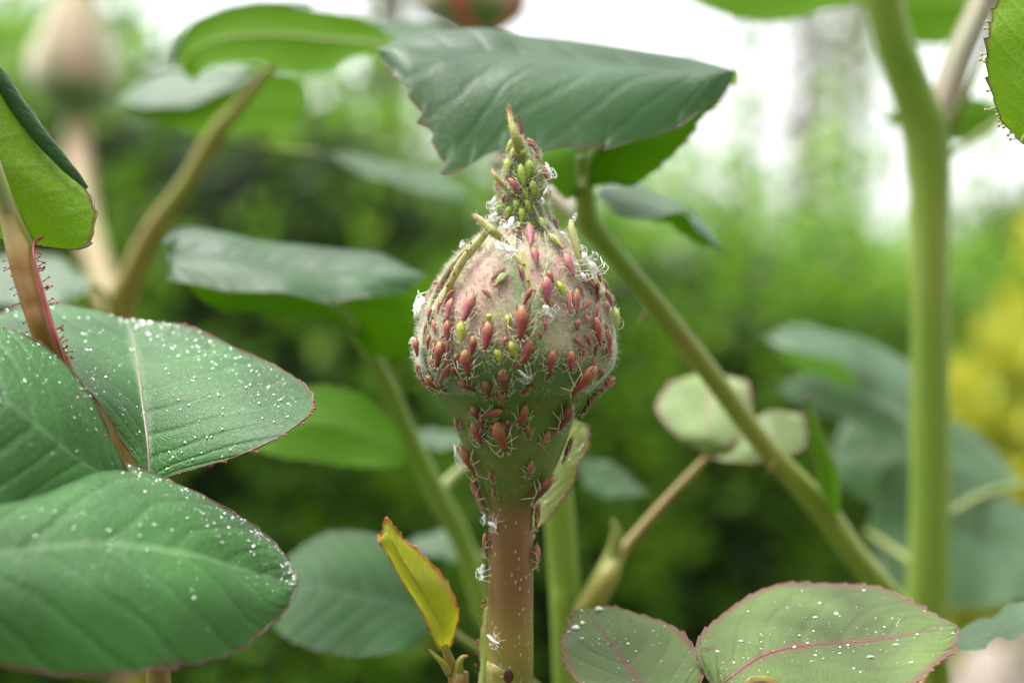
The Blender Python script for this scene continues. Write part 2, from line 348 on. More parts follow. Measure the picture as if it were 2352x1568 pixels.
# ------------------------------------------------------------------ the setting: ground
def ground():
    s = NT('soil_and_lawn'); tc = s.n('ShaderNodeTexCoord'); ob = tc.outputs['Object']
    c = s.mix(s.map(s.noise(ob, 3.0, 5), .4, .6), (.05, .085, .022, 1), (.10, .085, .05, 1))
    c = s.mix(s.map(s.noise(ob, 60, 4), .4, .7, 0, .6), c, (.04, .06, .02, 1))
    b = s.n('ShaderNodeBump', {'Strength': .8, 'Distance': .02, 'Height': s.noise(ob, 40, 5)}).outputs[0]
    m = s.out(s.n('ShaderNodeBsdfPrincipled', {'Base Color': c, 'Roughness': .9, 'Normal': b}).outputs[0])
    n = 48; t = np.linspace(-1, 1, n); q = np.sign(t) * (np.abs(t) ** 4) * 1500
    V = [(x, y + 2, .02 * math.sin(x * 1.3) * math.sin(y * 1.7) * (1 if abs(x) < 30 and abs(y) < 30 else 0)) for y in q for x in q]
    F = [(j * n + i, j * n + i + 1, (j + 1) * n + i + 1, (j + 1) * n + i) for j in range(n - 1) for i in range(n - 1)]
    tag(mesh_obj('ground', V, F, m), kind='structure')
ground()

# ------------------------------------------------------------------ far foliage
def leaf_cloud(centers, dirs, size, tint, seed=1, wide=.55):
    """two-facet leaves folded along the midrib"""
    g = np.random.default_rng(seed); n = len(centers); c = np.asarray(centers)
    d = np.asarray(dirs) + g.normal(size=(n, 3)) * .55; d /= np.linalg.norm(d, axis=1)[:, None]
    s = np.cross(d, g.normal(size=(n, 3))); s /= np.linalg.norm(s, axis=1)[:, None] + 1e-9; nn = np.cross(s, d)
    L = (size * g.uniform(.6, 1.3, n))[:, None]
    V = np.empty((n, 6, 3)); V[:, 0] = c; V[:, 1] = c + d * L * .45 + s * L * wide * .5 + nn * L * .10; V[:, 2] = c + d * L * .45 - s * L * wide * .5 + nn * L * .10
    V[:, 3] = c + d * L - nn * L * .08; V[:, 4] = c + d * L * .8 + s * L * wide * .28; V[:, 5] = c + d * L * .8 - s * L * wide * .28
    i = np.arange(n) * 6
    F = np.concatenate([np.stack([i, i + 1, i + 4, i + 3], 1), np.stack([i, i + 3, i + 5, i + 2], 1)])
    uv = np.repeat(np.stack([tint, np.zeros(n)], 1), 6, 0)
    return V.reshape(-1, 3), F.tolist(), uv

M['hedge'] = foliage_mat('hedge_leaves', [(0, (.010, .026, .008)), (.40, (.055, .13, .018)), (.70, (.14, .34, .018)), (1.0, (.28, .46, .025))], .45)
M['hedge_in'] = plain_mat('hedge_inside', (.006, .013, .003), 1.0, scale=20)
M['bark'] = skin_mat('bark', (.12, .095, .075), (.20, .17, .14), 30, .85, sss=0, bump=.6, bscale=60)
def hedge():
    A = Vector((-.62, .72, 0)); B = Vector((1.35, 2.05, 0)); ax = (B - A).normalized(); out = Vector((ax.y, -ax.x, 0)); Lh = (B - A).length
    root = empty('garden_hedge', A.lerp(B, .5), 'long dense clipped garden hedge of small dark green leaves behind the rose', 'hedge')
    def top(s): return float(np.interp(s / Lh, [0, .19, .28, .37, .43, .50, 1], [.68, .692, .682, .606, .592, .562, .55])) + .014 * math.sin(s * 31) + .012 * math.sin(s * 57 + 1)
    # added solid core: blocks the sky, near-black for the dark between tufts
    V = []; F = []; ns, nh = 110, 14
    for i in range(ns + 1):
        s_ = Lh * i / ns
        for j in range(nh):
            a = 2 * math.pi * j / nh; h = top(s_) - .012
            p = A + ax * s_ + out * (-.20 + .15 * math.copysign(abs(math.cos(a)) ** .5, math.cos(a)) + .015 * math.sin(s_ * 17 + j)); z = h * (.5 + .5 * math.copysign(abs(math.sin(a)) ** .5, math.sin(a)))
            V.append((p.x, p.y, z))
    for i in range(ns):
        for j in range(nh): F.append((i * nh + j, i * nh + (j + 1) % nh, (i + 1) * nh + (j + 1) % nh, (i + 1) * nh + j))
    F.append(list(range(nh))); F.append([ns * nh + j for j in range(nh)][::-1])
    mesh_obj('dark_core', V, F, M['hedge_in'], root)
    g = np.random.default_rng(3); C = []; D = []; T = []
    tufts = [(g.random() * Lh, g.random(), g.uniform(.022, .055), g.normal()) for k in range(520)]   # young tufts pushed out of the face
    for k in range(30000):
        s_ = g.random() * Lh; h = top(s_); m = g.random()
        if m < .40:     # leaves deep in the face, tinted darker to paint shade in the gaps
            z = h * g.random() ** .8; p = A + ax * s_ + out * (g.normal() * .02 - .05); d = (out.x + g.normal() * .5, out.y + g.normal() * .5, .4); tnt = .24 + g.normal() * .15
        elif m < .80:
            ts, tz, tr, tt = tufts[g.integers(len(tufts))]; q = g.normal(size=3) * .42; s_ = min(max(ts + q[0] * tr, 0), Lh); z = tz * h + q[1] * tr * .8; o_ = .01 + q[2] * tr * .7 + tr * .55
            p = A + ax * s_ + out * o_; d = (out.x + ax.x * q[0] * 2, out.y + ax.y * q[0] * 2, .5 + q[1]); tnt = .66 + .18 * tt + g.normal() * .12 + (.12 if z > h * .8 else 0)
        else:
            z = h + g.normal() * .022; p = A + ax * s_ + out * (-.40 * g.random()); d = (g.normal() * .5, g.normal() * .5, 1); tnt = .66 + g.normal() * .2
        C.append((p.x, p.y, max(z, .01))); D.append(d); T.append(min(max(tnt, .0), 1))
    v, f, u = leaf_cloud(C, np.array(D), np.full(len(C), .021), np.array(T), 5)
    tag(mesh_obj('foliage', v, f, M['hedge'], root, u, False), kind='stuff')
    b = Bag()
    for k in range(9):
        s_ = Lh * (k + .5) / 9; p = A + ax * s_ - out * .2
        b2 = [(p.x, p.y, -.02), (p.x + .02, p.y, .2), (p.x - .01, p.y + .02, .5)]
        v, f, u = tube_geo(crom(b2, 8), np.linspace(.012, .005, 8), 8); mesh_obj('stem', v, f, M['bark'], root, u)
hedge()

def bushy(name, label, cat, c, rad, n, size, mat, seed, group=None, tint=(.5, .22), stems=5):
    root = empty(name, (c[0], c[1], 0), label, cat, group); g = np.random.default_rng(seed); C = []; D = []; T = []
    ph = g.random(6) * 6
    for k in range(n):
        d = g.normal(size=3); d /= np.linalg.norm(d); lump = 1 + .16 * math.sin(d[0] * 7 + ph[0]) * math.sin(d[2] * 8 + ph[1]) + .1 * math.sin(d[1] * 13 + ph[2])
        r = (.62 + .38 * g.random() ** .5) * lump; p = np.array(c) + d * np.array(rad) * r
        if p[2] < .02: continue
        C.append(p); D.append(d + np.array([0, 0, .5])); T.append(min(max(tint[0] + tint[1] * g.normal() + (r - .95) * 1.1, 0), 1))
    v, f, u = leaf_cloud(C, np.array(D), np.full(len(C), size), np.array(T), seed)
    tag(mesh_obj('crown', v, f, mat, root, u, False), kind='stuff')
    for k in range(stems):
        a = k * 6.28 / stems + ph[3]; q = [(c[0], c[1], -.02), (c[0] + rad[0] * .2 * math.cos(a), c[1] + rad[1] * .2 * math.sin(a), c[2] * .6), (c[0] + rad[0] * .6 * math.cos(a), c[1] + rad[1] * .6 * math.sin(a), c[2] + rad[2] * .4)]
        rr = max(.006, .02 * rad[2]); v, f, u = tube_geo(crom(q, 10), np.linspace(rr, rr * .35, 10), 8); mesh_obj('stem', v, f, M['bark'], root, u)
    return root
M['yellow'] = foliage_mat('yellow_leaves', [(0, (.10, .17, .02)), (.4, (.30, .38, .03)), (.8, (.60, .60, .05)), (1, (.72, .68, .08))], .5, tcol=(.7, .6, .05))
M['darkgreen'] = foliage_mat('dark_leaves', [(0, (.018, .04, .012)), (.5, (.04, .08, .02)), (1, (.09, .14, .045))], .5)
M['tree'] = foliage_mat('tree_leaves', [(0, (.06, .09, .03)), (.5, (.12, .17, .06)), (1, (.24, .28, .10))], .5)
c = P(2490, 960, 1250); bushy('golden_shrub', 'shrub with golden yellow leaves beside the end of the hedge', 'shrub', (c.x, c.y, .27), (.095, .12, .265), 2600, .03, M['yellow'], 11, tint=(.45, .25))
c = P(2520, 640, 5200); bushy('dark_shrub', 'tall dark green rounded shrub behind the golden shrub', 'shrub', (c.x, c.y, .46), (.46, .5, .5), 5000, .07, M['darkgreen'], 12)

def tree(name, label, x, d, h, r0, crown_z, crown_r, nleaf, seed, lean=0.0, size=.09):
    b = P(x, 784, d); root = empty(name, (b.x, b.y, 0), label, 'tree', 'trees beyond the hedge'); g = np.random.default_rng(seed)
    q = [(b.x, b.y, -.05), (b.x + lean * .3, b.y, h * .35), (b.x + lean * .7, b.y, h * .7), (b.x + lean, b.y, h)]
    path = crom(q, 24); bag = Bag(); v, f, u = tube_geo(path, np.linspace(r0, r0 * .25, 24), 12, wob=.06, seed=seed); bag.add(v, f, u); ends = []
    for k in range(16):
        t = g.uniform(.18, .98); i = int(t * 23); a = g.random() * 6.28; L = crown_r * g.uniform(.5, 1.0)
        p0 = path[i]; p1 = p0 + np.array([math.cos(a) * L * .5, math.sin(a) * L * .5, L * .3]); p2 = p0 + np.array([math.cos(a) * L, math.sin(a) * L, L * g.uniform(.2, .7)])
        br = crom([p0, p1, p2], 9); rr = r0 * (1 - .7 * t) * .4; v, f, u = tube_geo(br, np.linspace(rr, rr * .2, 9), 6); bag.add(v, f, u); ends += list(br[3:])
    bag.build('trunk', M['bark'], root)
    ends = np.array([e for e in ends if e[2] > crown_z]); i = g.integers(0, len(ends), nleaf); C = ends[i] + g.normal(size=(nleaf, 3)) * crown_r * .22
    C = C[C[:, 2] > crown_z * .8]
    v, f, u = leaf_cloud(C, g.normal(size=(len(C), 3)), np.full(len(C), size), np.clip(g.normal(.5, .25, len(C)), 0, 1), seed)
    tag(mesh_obj('crown', v, f, M['tree'], root, u, False), kind='stuff')
tree('garden_tree', 'slim grey thin-leaved tree beyond the hedge, standing clear beside the thick forked cane', 1835, 9000, 4.2, .065, .7, 1.2, 1300, 21, .1)
tree('garden_tree', 'slim grey thin-leaved tree beyond the hedge, partly hidden by the thick forked cane', 1965, 11000, 4.6, .06, .7, 1.1, 1100, 22, -.1)
tree('garden_tree', 'slim grey thin-leaved tree beyond the hedge, beside the point of the drooping leaf', 1690, 13000, 4.8, .06, .7, 1.2, 800, 23, .2)
tree('garden_tree', 'stout brown trunked tree rising straight behind the pink rose bud', 900, 7000, 4.5, .11, 1.8, 1.1, 800, 24, .0)
tree('garden_tree', 'leafy tree beyond the hedge behind the budded left shoot', -160, 6000, 3.6, .07, .5, .8, 1500, 25, -.1)
tree('garden_tree', 'faint slim tree beyond the hedge, showing above the ridge of the drooping leaf', 1265, 12000, 4.6, .05, 1.5, 1.0, 300, 26, .1)

for k, (x_, y_) in enumerate(((-1.5, -1.75), (-.35, -1.95), (.85, -1.85), (1.9, -1.6))):  # added bushes out of view behind the camera, cutting light on the front
    bushy('unseen_shade_bush', 'tall dense green bush added unseen behind the camera to block front light', 'bush', (x_, y_, .70), (.72, .5, .78), 2600, .11, M['darkgreen'], 60 + k, 'added unseen bushes behind the camera')
M['stone'] = skin_mat('pale_stone', (.26, .21, .17), (.20, .17, .145), 14, .8, sss=0, bump=.6, bscale=60)
def boulder():
    c = P(2310, 1620, 1150); g = np.random.default_rng(4); V = []; F = []; nu, nv = 20, 12
    for i in range(nv + 1):
        th = math.pi * i / nv
        for j in range(nu):
            a = 2 * math.pi * j / nu; k = 1 + .09 * math.sin(2 * a + 1) + .06 * math.sin(3 * th + a * 3) + .03 * g.normal()
            if i in (0, nv): k = 1
            V.append((c.x + .06 * k * math.sin(th) * math.cos(a), c.y + .07 * k * math.sin(th) * math.sin(a), .145 + .155 * k * math.cos(th)))
    for i in range(nv):
        for j in range(nu): F.append((i * nu + j, (i + 1) * nu + j, (i + 1) * nu + (j + 1) % nu, i * nu + (j + 1) % nu))
    tag(mesh_obj('boulder', V, F, M['stone'], loc=(c.x, c.y, 0)), 'pale upright rounded stone on the ground by the golden shrub', 'stone')
boulder()

# ------------------------------------------------------------------ leaves
def leaf(name, rows, mat, parent, face='top', nv=None, nu=10, teeth=12, tooth=.7, bulge=.04, veins=9, vdepth=.12, margin=None, mrad=.11, midrib=None, ribr=.4, label=None, seed=0, ret=None, wave=.25):
    """rows (base to tip) of left edge, midrib, right edge as (x,y,d)"""
    g = np.random.default_rng(seed); ph = g.random(6) * 6.28
    nv = nv or max(40, teeth * 6)
    A = []
    for r in rows:
        if isinstance(r[0], (int, float)): r = (r, r, r)
        dm = r[1][2] if len(r[1]) > 2 else DM
        A.append([c for q in r for c in P(q[0], q[1], q[2] if len(q) > 2 else dm)])
    S = crom(A, nv); L, Mi, Rr = S[:, :3], S[:, 3:6], S[:, 6:9]
    us = np.linspace(-1, 1, 2 * nu + 1); V = np.empty((nv, len(us), 3)); UV = np.empty((nv, len(us), 2))
    t = np.linspace(0, 1, nv)
    across = Rr - L; w = np.linalg.norm(across, axis=1); al = np.gradient(Mi, axis=0); nn = np.cross(al, across); nn /= np.linalg.norm(nn, axis=1)[:, None] + 1e-15
    if (nn * (np.array(cam.location) - Mi)).sum() * (1 if face == 'top' else -1) < 0: nn = -nn
    for k, u in enumerate(us):
        E = L if u < 0 else Rr; s = abs(u); p = Mi + (E - Mi) * s
        b = bulge * w * .5 * math.sin(math.pi * min(s, 1)) ** 1.0
        phs = t * veins - 2.3 * s ** 1.25; fr = np.abs((phs % 1) * 2 - 1); gr = np.clip((fr - .5) / .5, 0, 1) ** 2
        b = b - vdepth / 1000 * gr * (1 - s * .6) * min(1, s * 5)
        b = b + wave / 1000 * s * s * (np.sin(t * 11 + ph[0] + (u > 0) * 2) + .6 * np.sin(t * 23 + ph[1] + (u > 0)))
        p = p + nn * np.asarray(b)[:, None]
        if s > .999 and tooth > 0:
            dirv = E - Mi; dl = np.linalg.norm(dirv, axis=1)[:, None]; saw = (t * teeth + ph[2] * (u > 0)) % 1.0
            amp = tooth / 1000 * (saw ** 1.6) * np.clip(np.sin(math.pi * t) * 4, 0, 1) * (.7 + .3 * np.sin(t * 40 + ph[3]))
            p = p + dirv / (dl + 1e-12) * np.minimum(amp, dl[:, 0] * .3)[:, None] + al / (np.linalg.norm(al, axis=1)[:, None] + 1e-12) * (amp * .6)[:, None]
        V[:, k] = p; UV[:, k, 0] = u * .5 + .5; UV[:, k, 1] = t
    m = len(us); Fq = [(i * m + j, i * m + j + 1, (i + 1) * m + j + 1, (i + 1) * m + j) for i in range(nv - 1) for j in range(m - 1)]
    Vf = V.reshape(-1, 3)
    # which way is the upper side: decided by how the leaf is seen lying
    q = np.array(Fq); cn = np.cross(Vf[q[:, 2]] - Vf[q[:, 0]], Vf[q[:, 3]] - Vf[q[:, 1]]); vc = Vf[q[:, 0]] - np.array(cam.location)
    facing = -(cn * vc).sum(); want = 1 if face == 'top' else -1
    if facing * want < 0: Fq = [f[::-1] for f in Fq]
    o = mesh_obj(name, Vf, Fq, mat, parent, UV.reshape(-1, 2))
    if label: o['label'] = label
    if margin:
        b = Bag()
        for k in (0, m - 1):
            v, f, u = tube_geo(V[:, k], np.full(nv, mrad / 1000) * (.7 + .3 * np.sin(np.linspace(0, 40, nv))), 6); b.add(v, f, u)
        b.build('margin', margin, o)
    if midrib:
        v, f, u = tube_geo(V[:, nu], np.linspace(ribr, ribr * .25, nv) / 1000, 8); mesh_obj('midrib', v, f, midrib, o, u)
    if ret is not None: ret.append((V, nn * (1 if True else -1)))
    return o
def edge_glands(name, V, parent, mat, side, n, rad=.14, ln=.5, seed=1):
    """tiny stalked glands on the teeth of a margin"""
    g = np.random.default_rng(seed); b = Bag(); m = V.shape[1]; k = 0 if side < 0 else m - 1
    for i in np.sort(g.integers(2, V.shape[0] - 2, n)):
        p = V[i, k]; d = p - V[i, k + (1 if side < 0 else -1)]; d = d / (np.linalg.norm(d) + 1e-12) + g.normal(size=3) * .3; L = ln / 1000 * g.uniform(.5, 1.2)
        v, f, u = tube_geo(np.array([p, p + d * L * .5, p + d * L]), np.array([rad * .7, rad * .4, rad * .35]) / 1000, 5); b.add(v, f)
        v, f = uv_ball(p + d * L, rad / 1000, 6, 4); b.add(v, f)
    return tag(b.build(name, mat, parent), kind='stuff')
M['water'] = None
def water():
    s = NT('clear_droplet'); return s.out(s.n('ShaderNodeBsdfPrincipled', {'Base Color': (1, 1, 1, 1), 'Roughness': .02, 'IOR': 1.36, 'Transmission Weight': 1.0}).outputs[0])
M['water'] = water()
M['crust'] = plain_mat('white_crust', (.8, .8, .76), .6, var=.1)
def droplets(V, n, label, seed, rmin=.05, rmax=.22, mat=None, zone=None, name='droplets', loc=(0, 0, 0), rough=0):
    g = np.random.default_rng(seed); b = Bag(); nv, m = V.shape[:2]; k = 0; wd = np.linalg.norm(V[:, 0] - V[:, -1], axis=1); wd = wd / wd.max()
    while k < n:
        i, j = g.random() * (nv - 2), g.random() * (m - 2)
        if g.random() > wd[int(i)] or (zone and not zone(i / nv, j / m, g)): continue
        a, c = int(i), int(j); p = V[a, c] * (1 - (i - a)) + V[a + 1, c] * (i - a); p = p + (V[a, c + 1] - V[a, c]) * (j - c)
        nrm = np.cross(V[a + 1, c] - V[a, c], V[a, c + 1] - V[a, c]); nrm /= np.linalg.norm(nrm) + 1e-15
        vd = np.array(cam.location) - p
        if nrm @ vd < 0: nrm = -nrm
        r = (rmin + (rmax - rmin) * g.random() ** 5) / 1000
        v, f = uv_ball((0, 0, 0), r, 10 if not rough else 6, 6 if not rough else 4)
        if rough: v = v * (1 + rough * g.normal(size=(len(v), 1))) * np.array([g.uniform(.8, 2.2), 1, .7])
        q = Vector(nrm).to_track_quat('Z', 'Y').to_matrix(); v = v @ np.array(q).T + p + nrm * r * .35
        b.add(v, f); k += 1
    return tag(b.build(name, mat or M['water'], loc=loc), label, 'droplets' if mat is None else 'specks', kind='stuff')

FOOT = (0.03, 0.20, 0.0)
def foot(dx, dy): return (FOOT[0] + dx, FOOT[1] + dy, -.01)

# left shoot: a cane with wet leaflets and a leaf seen from below
cane = [(2, 430, 154, 14), (22, 510, 154, 21), (46, 585, 153, 29), (62, 640, 152.5, 30), (80, 700, 152, 30), (106, 778, 152, 28), (165, 900, 156, 24), (265, 1200, 160, 26), (365, 1560, 162, 28)]
g_left = to_ground(cane, foot(-.06, -.05))
left = empty('rose_shoot', foot(-.06, -.05), 'rose shoot carrying three broad wet leaflets covered in tiny droplets', 'rose shoot')
stem('cane', g_left, M['petiole_red'], left, n=120, seg=16, wob=.03)
stem('stipule', [(100, 545, 155, 3), (80, 556, 153.5, 5), (78, 590, 152, 6), (92, 650, 151, 8), (108, 712, 150.5, 9), (125, 766, 150, 10), (140, 810, 150, 7), (153, 841, 150, 1.5)], M['red_edge'], left, n=40, seg=10, flat=.5)
rC1, rC2, rC3, rD = [], [], [], []
leaf('leaflet', [(343, 1108, 152), ((300, 1040, 152), (340, 1030, 154), (560, 1042, 150)), ((205, 900, 153), (330, 950, 157), (682, 980, 152)), ((60, 800, 158), (320, 870, 161), (714, 902, 158)), ((-60, 740, 166), (310, 800, 167), (620, 836, 166)), ((60, 702, 174), (298, 755, 172), (440, 762, 171)), ((200, 713, 177), (288, 735, 176), (330, 737, 176))],
     M['leaf_wet'], left, 'top', teeth=18, tooth=.35, nu=14, margin=M['margin_red'], midrib=M['rib_grey'], ribr=.17, seed=1, ret=rC1, label='upper wet leaflet with a pale midrib and dark red margin')
leaf('leaflet', [(296, 1105, 147), ((240, 965, 147), (200, 1070, 143), (180, 1150, 141)), ((160, 842, 147), (100, 990, 140), (60, 1180, 137)), ((0, 753, 147), (-20, 900, 139), (-60, 1150, 135)), ((-160, 720, 147), (-180, 850, 139), (-200, 1050, 135)), (-330, 800, 142)],
     M['leaf_wet'], left, 'top', teeth=16, tooth=.25, nu=12, margin=M['margin_red'], seed=2, ret=rC2, label='wet leaflet tucked between the other two')
leaf('leaflet', [(-420, 1250, 128), ((-250, 1180, 133), (-250, 1290, 127), (-250, 1420, 124)), ((0, 1120, 140), (0, 1270, 131), (0, 1520, 127)), ((200, 1046, 148), (220, 1250, 135), (230, 1552, 130)), ((400, 1115, 150), (420, 1270, 139), (410, 1530, 133)), ((560, 1195, 150), (560, 1310, 143), (545, 1485, 138)), ((655, 1280, 148), (650, 1335, 145), (640, 1415, 142)), ((683, 1330, 146), (684, 1340, 145), (684, 1352, 145))],
     M['leaf_wet'], left, 'top', teeth=16, tooth=.4, nu=14, margin=M['margin_red'], seed=3, ret=rC3, bulge=.12, veins=6, label='lowest broad wet leaflet bulging forward')
leaf('leaf', [(62, 565, 156), ((-20, 540, 158), (20, 480, 154), (188, 570, 156)), ((-100, 460, 160), (-15, 380, 152), (220, 490, 158)), ((-150, 350, 160), (-50, 280, 152), (172, 398, 160)), ((-180, 230, 160), (-80, 180, 152), (80, 270, 160)), ((-180, 120, 160), (-110, 100, 152), (0, 165, 160)), (-140, 20, 155)],
     M['leaf_net'], left, 'under', teeth=14, tooth=.5, nu=14, margin=M['margin_red'], midrib=M['rib_pale'], ribr=.9, seed=4, ret=rD, label='leaf seen from below with a netted green underside and dark margin')
stem('rolled_margin', [(-60, 90, 156, 6), (4, 186, 156.5, 18), (62, 272, 157, 19), (120, 345, 157.5, 17), (166, 396, 158, 12), (200, 432, 158.5, 4)], M['leaf_far'], left, n=50, seg=12, flat=.6, wob=.1)
edge_glands('glands', rC1[0][0], left, M['gland'], 1, 26, .11, .35, 3)
# stalked glands on the red stipule
def stalk_glands(spec, n, parent, mat, rad=.12, ln=.6, seed=1, sides=(-1, 1), name='glands', depth_dir=.3):
    g = np.random.default_rng(seed); p, r = pix_path(spec, 200); b = Bag(); T = np.gradient(p, axis=0)
    for k in range(n):
        i = g.integers(3, 197); t = T[i] / np.linalg.norm(T[i]); sd = g.choice(sides); d = np.cross(t, np.array([0, 1.0, 0])) * sd; d = d / np.linalg.norm(d) + g.normal(size=3) * .25 - np.array([0, depth_dir, 0]) * g.random()
        d /= np.linalg.norm(d); q = p[i] + d * r[i] * .95; L = ln / 1000 * g.uniform(.4, 1.2)
        v, f, u = tube_geo(np.array([q, q + d * L * .5, q + d * L]), np.array([rad * .6, rad * .35, rad * .3]) / 1000, 5); b.add(v, f)
        v, f = uv_ball(q + d * L, rad / 1000, 6, 4); b.add(v, f)
    return tag(b.build(name, mat, parent), kind='stuff')
stalk_glands([(79, 560, 153, 5), (79, 600, 152, 7), (94, 660, 151, 9), (110, 720, 150, 11), (127, 770, 150, 11), (143, 812, 150, 7), (150, 835, 150, 3)], 26, left, M['gland'], seed=5, sides=(1,))
stalk_glands(cane[:6], 18, left, M['gland'], rad=.09, seed=6, sides=(-1,))
zr = lambda i, j, g: g.random() < .25 + .75 * (j > .55)
droplets(rC1[0][0], 900, 'tiny clear droplets scattered over the upper wet leaflet', 31, .035, .15, zone=zr)
droplets(rC2[0][0], 400, 'tiny clear droplets lining the edge of the tucked wet leaflet', 32, .03, .11, zone=lambda i, j, g: g.random() < (1 - j) ** 3)
droplets(rC3[0][0], 620, 'tiny clear droplets beading on the lowest broad leaflet', 33, .035, .14, zone=lambda i, j, g: .3 < i < .96 and g.random() < (1 - j) ** 2 * (.25 + .75 * i))

# shoot behind the bud: leaf with its grey-green upper side hanging forward
back = empty('rose_shoot', foot(.10, .02), 'green rose shoot crossing diagonally behind the bud with a drooping grey-green leaf', 'rose shoot')
spF = [(1335, 360, 187, 14), (1343, 440, 189, 19), (1352, 505, 191, 27), (1400, 570, 193, 23), (1500, 690, 197, 23), (1640, 870, 201, 25), (1760, 1030, 203, 25), (1880, 1160, 205, 30), (1960, 1270, 207, 29), (2050, 1380, 210, 30), (2120, 1490, 214, 30), (2160, 1640, 220, 30)]
stem('cane', to_ground(spF, foot(.10, .02)), M['stem_mix'], back, n=110, seg=16, wob=.04)
stem('rachis', [(1130, 370, 205, 10), (1230, 420, 204, 16), (1300, 470, 200, 20), (1350, 515, 193, 20)], M['stem_dull'], back, n=24)
E_R = [(872, 138, 180, 880, 148, 178), (935, 119, 182, 938, 200, 174), (1030, 112, 182, 988, 285, 172), (1120, 116, 182, 1042, 386, 170), (1200, 128, 182, 1150, 342, 171), (1320, 138, 182, 1290, 347, 172), (1450, 153, 182, 1420, 328, 173), (1570, 166, 182, 1560, 283, 176), (1640, 176, 181, 1635, 232, 178), (1682, 184, 181, 1682, 186, 181)]
leaf('leaf', [((a + 8, b + 14, c + 12), (a, b, c), (x, y, d)) for a, b, c, x, y, d in E_R][::-1],
     M['leaf'], back, 'top', teeth=15, tooth=1.3, nv=120, nu=14, veins=6, vdepth=.16, bulge=.20, margin=M['margin_red'], mrad=.09, seed=11, label='grey-green leaf hanging over behind the bud tip with a toothed lower edge')
leaf('leaf', [(1340, 430, 187), ((1295, 455, 190), (1345, 385, 188), (1400, 424, 188)), ((1240, 372, 194), (1370, 340, 190), (1470, 412, 190)), ((1300, 300, 198), (1450, 290, 194), (1570, 328, 190)), ((1450, 230, 198), (1550, 240, 194), (1632, 252, 190)), (1672, 200, 190)],
     M['leaf_bright'], back, 'under', teeth=16, tooth=.5, margin=M['margin_red'], mrad=.07, midrib=M['rib_pale'], seed=12, label='bright green underside below the drooping leaf')
leaf('leaf', [(1365, 455, 193), ((1400, 427, 202), (1410, 450, 197), (1420, 490, 193)), ((1470, 420, 206), (1480, 455, 201), (1490, 500, 195)), ((1540, 452, 208), (1550, 475, 203), (1560, 494, 199)), ((1610, 505, 208), (1612, 517, 205), (1612, 532, 203)), (1660, 578, 205)], M['leaf_far'], back, 'top', teeth=12, tooth=.4, seed=13)
leaf('leaf', [(1480, 497, 199), ((1530, 478, 202), (1530, 500, 201), (1530, 515, 200)), ((1590, 493, 205), (1590, 520, 204), (1590, 548, 203)), (1658, 582, 205)], M['leaf_bright'], back, 'under', teeth=8, tooth=.3, seed=14)
leaf('stipule', [(1925, 1205, 203), ((1890, 1130, 203), (1905, 1130, 201), (1928, 1110, 203)), ((1862, 1010, 203), (1880, 1020, 201), (1896, 1010, 203)), (1852, 905, 203)], M['leaf_bright'], back, 'under', teeth=8, tooth=.4, margin=M['margin_pink'], seed=15)
for (x, y, d) in ((1475, 730, 196), (1770, 1075, 202), (1850, 1150, 204)): stem('prickle', [(x + 12, y - 12, d, 9), (x, y + 2, d, 5), (x - 12, y + 8, d, 1)], M['petiole_red'], back, n=8, seg=8)

# pale leaflets on a brown stalk
pale = empty('rose_shoot', foot(.04, .0), 'upright olive rose shoot with pale round leaflets on a thin brown stalk', 'rose shoot')
spP = [(1278, 1080, 200, 30), (1285, 1180, 201, 36), (1295, 1320, 202, 36), (1302, 1570, 203, 32)]
stem('cane', to_ground(spP, foot(.04, .0)), M['stem_olive'], pale, n=60)
stem('stalk', [(1622, 1052, 206, 9), (1520, 1160, 204, 11), (1430, 1265, 202, 14), (1392, 1330, 200, 26), (1350, 1400, 200, 31), (1320, 1470, 201, 22)], M['stem_brown'], pale, n=50)
stem('stipule', [(1408, 1190, 201, 3), (1416, 1230, 201, 14), (1405, 1280, 201, 20), (1380, 1345, 200, 30), (1345, 1405, 200, 30), (1325, 1460, 201, 18)], M['stem_green'], pale, n=40, flat=.6)
leaf('leaflet', [(1622, 1048, 206), ((1560, 1005, 207), (1622, 1000, 206), (1680, 1015, 206)), ((1510, 945, 210), (1625, 945, 210), (1722, 950, 210)), ((1535, 884, 214), (1628, 895, 214), (1715, 885, 214)), ((1600, 862, 217), (1640, 860, 217), (1680, 866, 217))], M['leaf_mint'], pale, 'top', teeth=14, tooth=.25, margin=M['margin_pink'], seed=16)
leaf('leaflet', [(1622, 1052, 206), ((1690, 985, 208), (1690, 1025, 206), (1690, 1060, 204)), ((1760, 945, 210), (1770, 1000, 206), (1780, 1052, 204)), ((1825, 950, 212), (1825, 990, 208), (1840, 1030, 206)), (1858, 990, 210)], M['leaf_mint'], pale, 'top', teeth=12, tooth=.25, margin=M['margin_pink'], seed=17)
leaf('leaf', [(1320, 1055, 238), ((1385, 1058, 240), (1372, 1088, 238), (1350, 1122, 236)), ((1440, 1088, 240), (1430, 1115, 238), (1412, 1138, 236)), (1490, 1138, 238)], M['leaf_far'], pale, 'top', teeth=8, tooth=.3, seed=18)
stem('stalk', [(1320, 1055, 238, 5), (1300, 1100, 225, 6), (1290, 1180, 205, 7)], M['stem_green'], pale, n=12)
leaf('leaf', [(1010, 1430, 200), ((965, 1285, 206), (950, 1400, 199), (930, 1495, 193)), ((830, 1222, 208), (820, 1370, 199), (810, 1502, 192)), ((700, 1242, 208), (700, 1350, 200), (690, 1480, 194)), ((630, 1330, 204), (612, 1390, 202), (625, 1440, 199))], M['leaf_wet'], pale, 'top', teeth=14, tooth=.4, seed=19)
stem('stalk', [(1010, 1430, 200, 8), (1080, 1480, 202, 9), (1180, 1540, 204, 10), (1300, 1640, 204, 12)], M['stem_green'], pale, n=24)

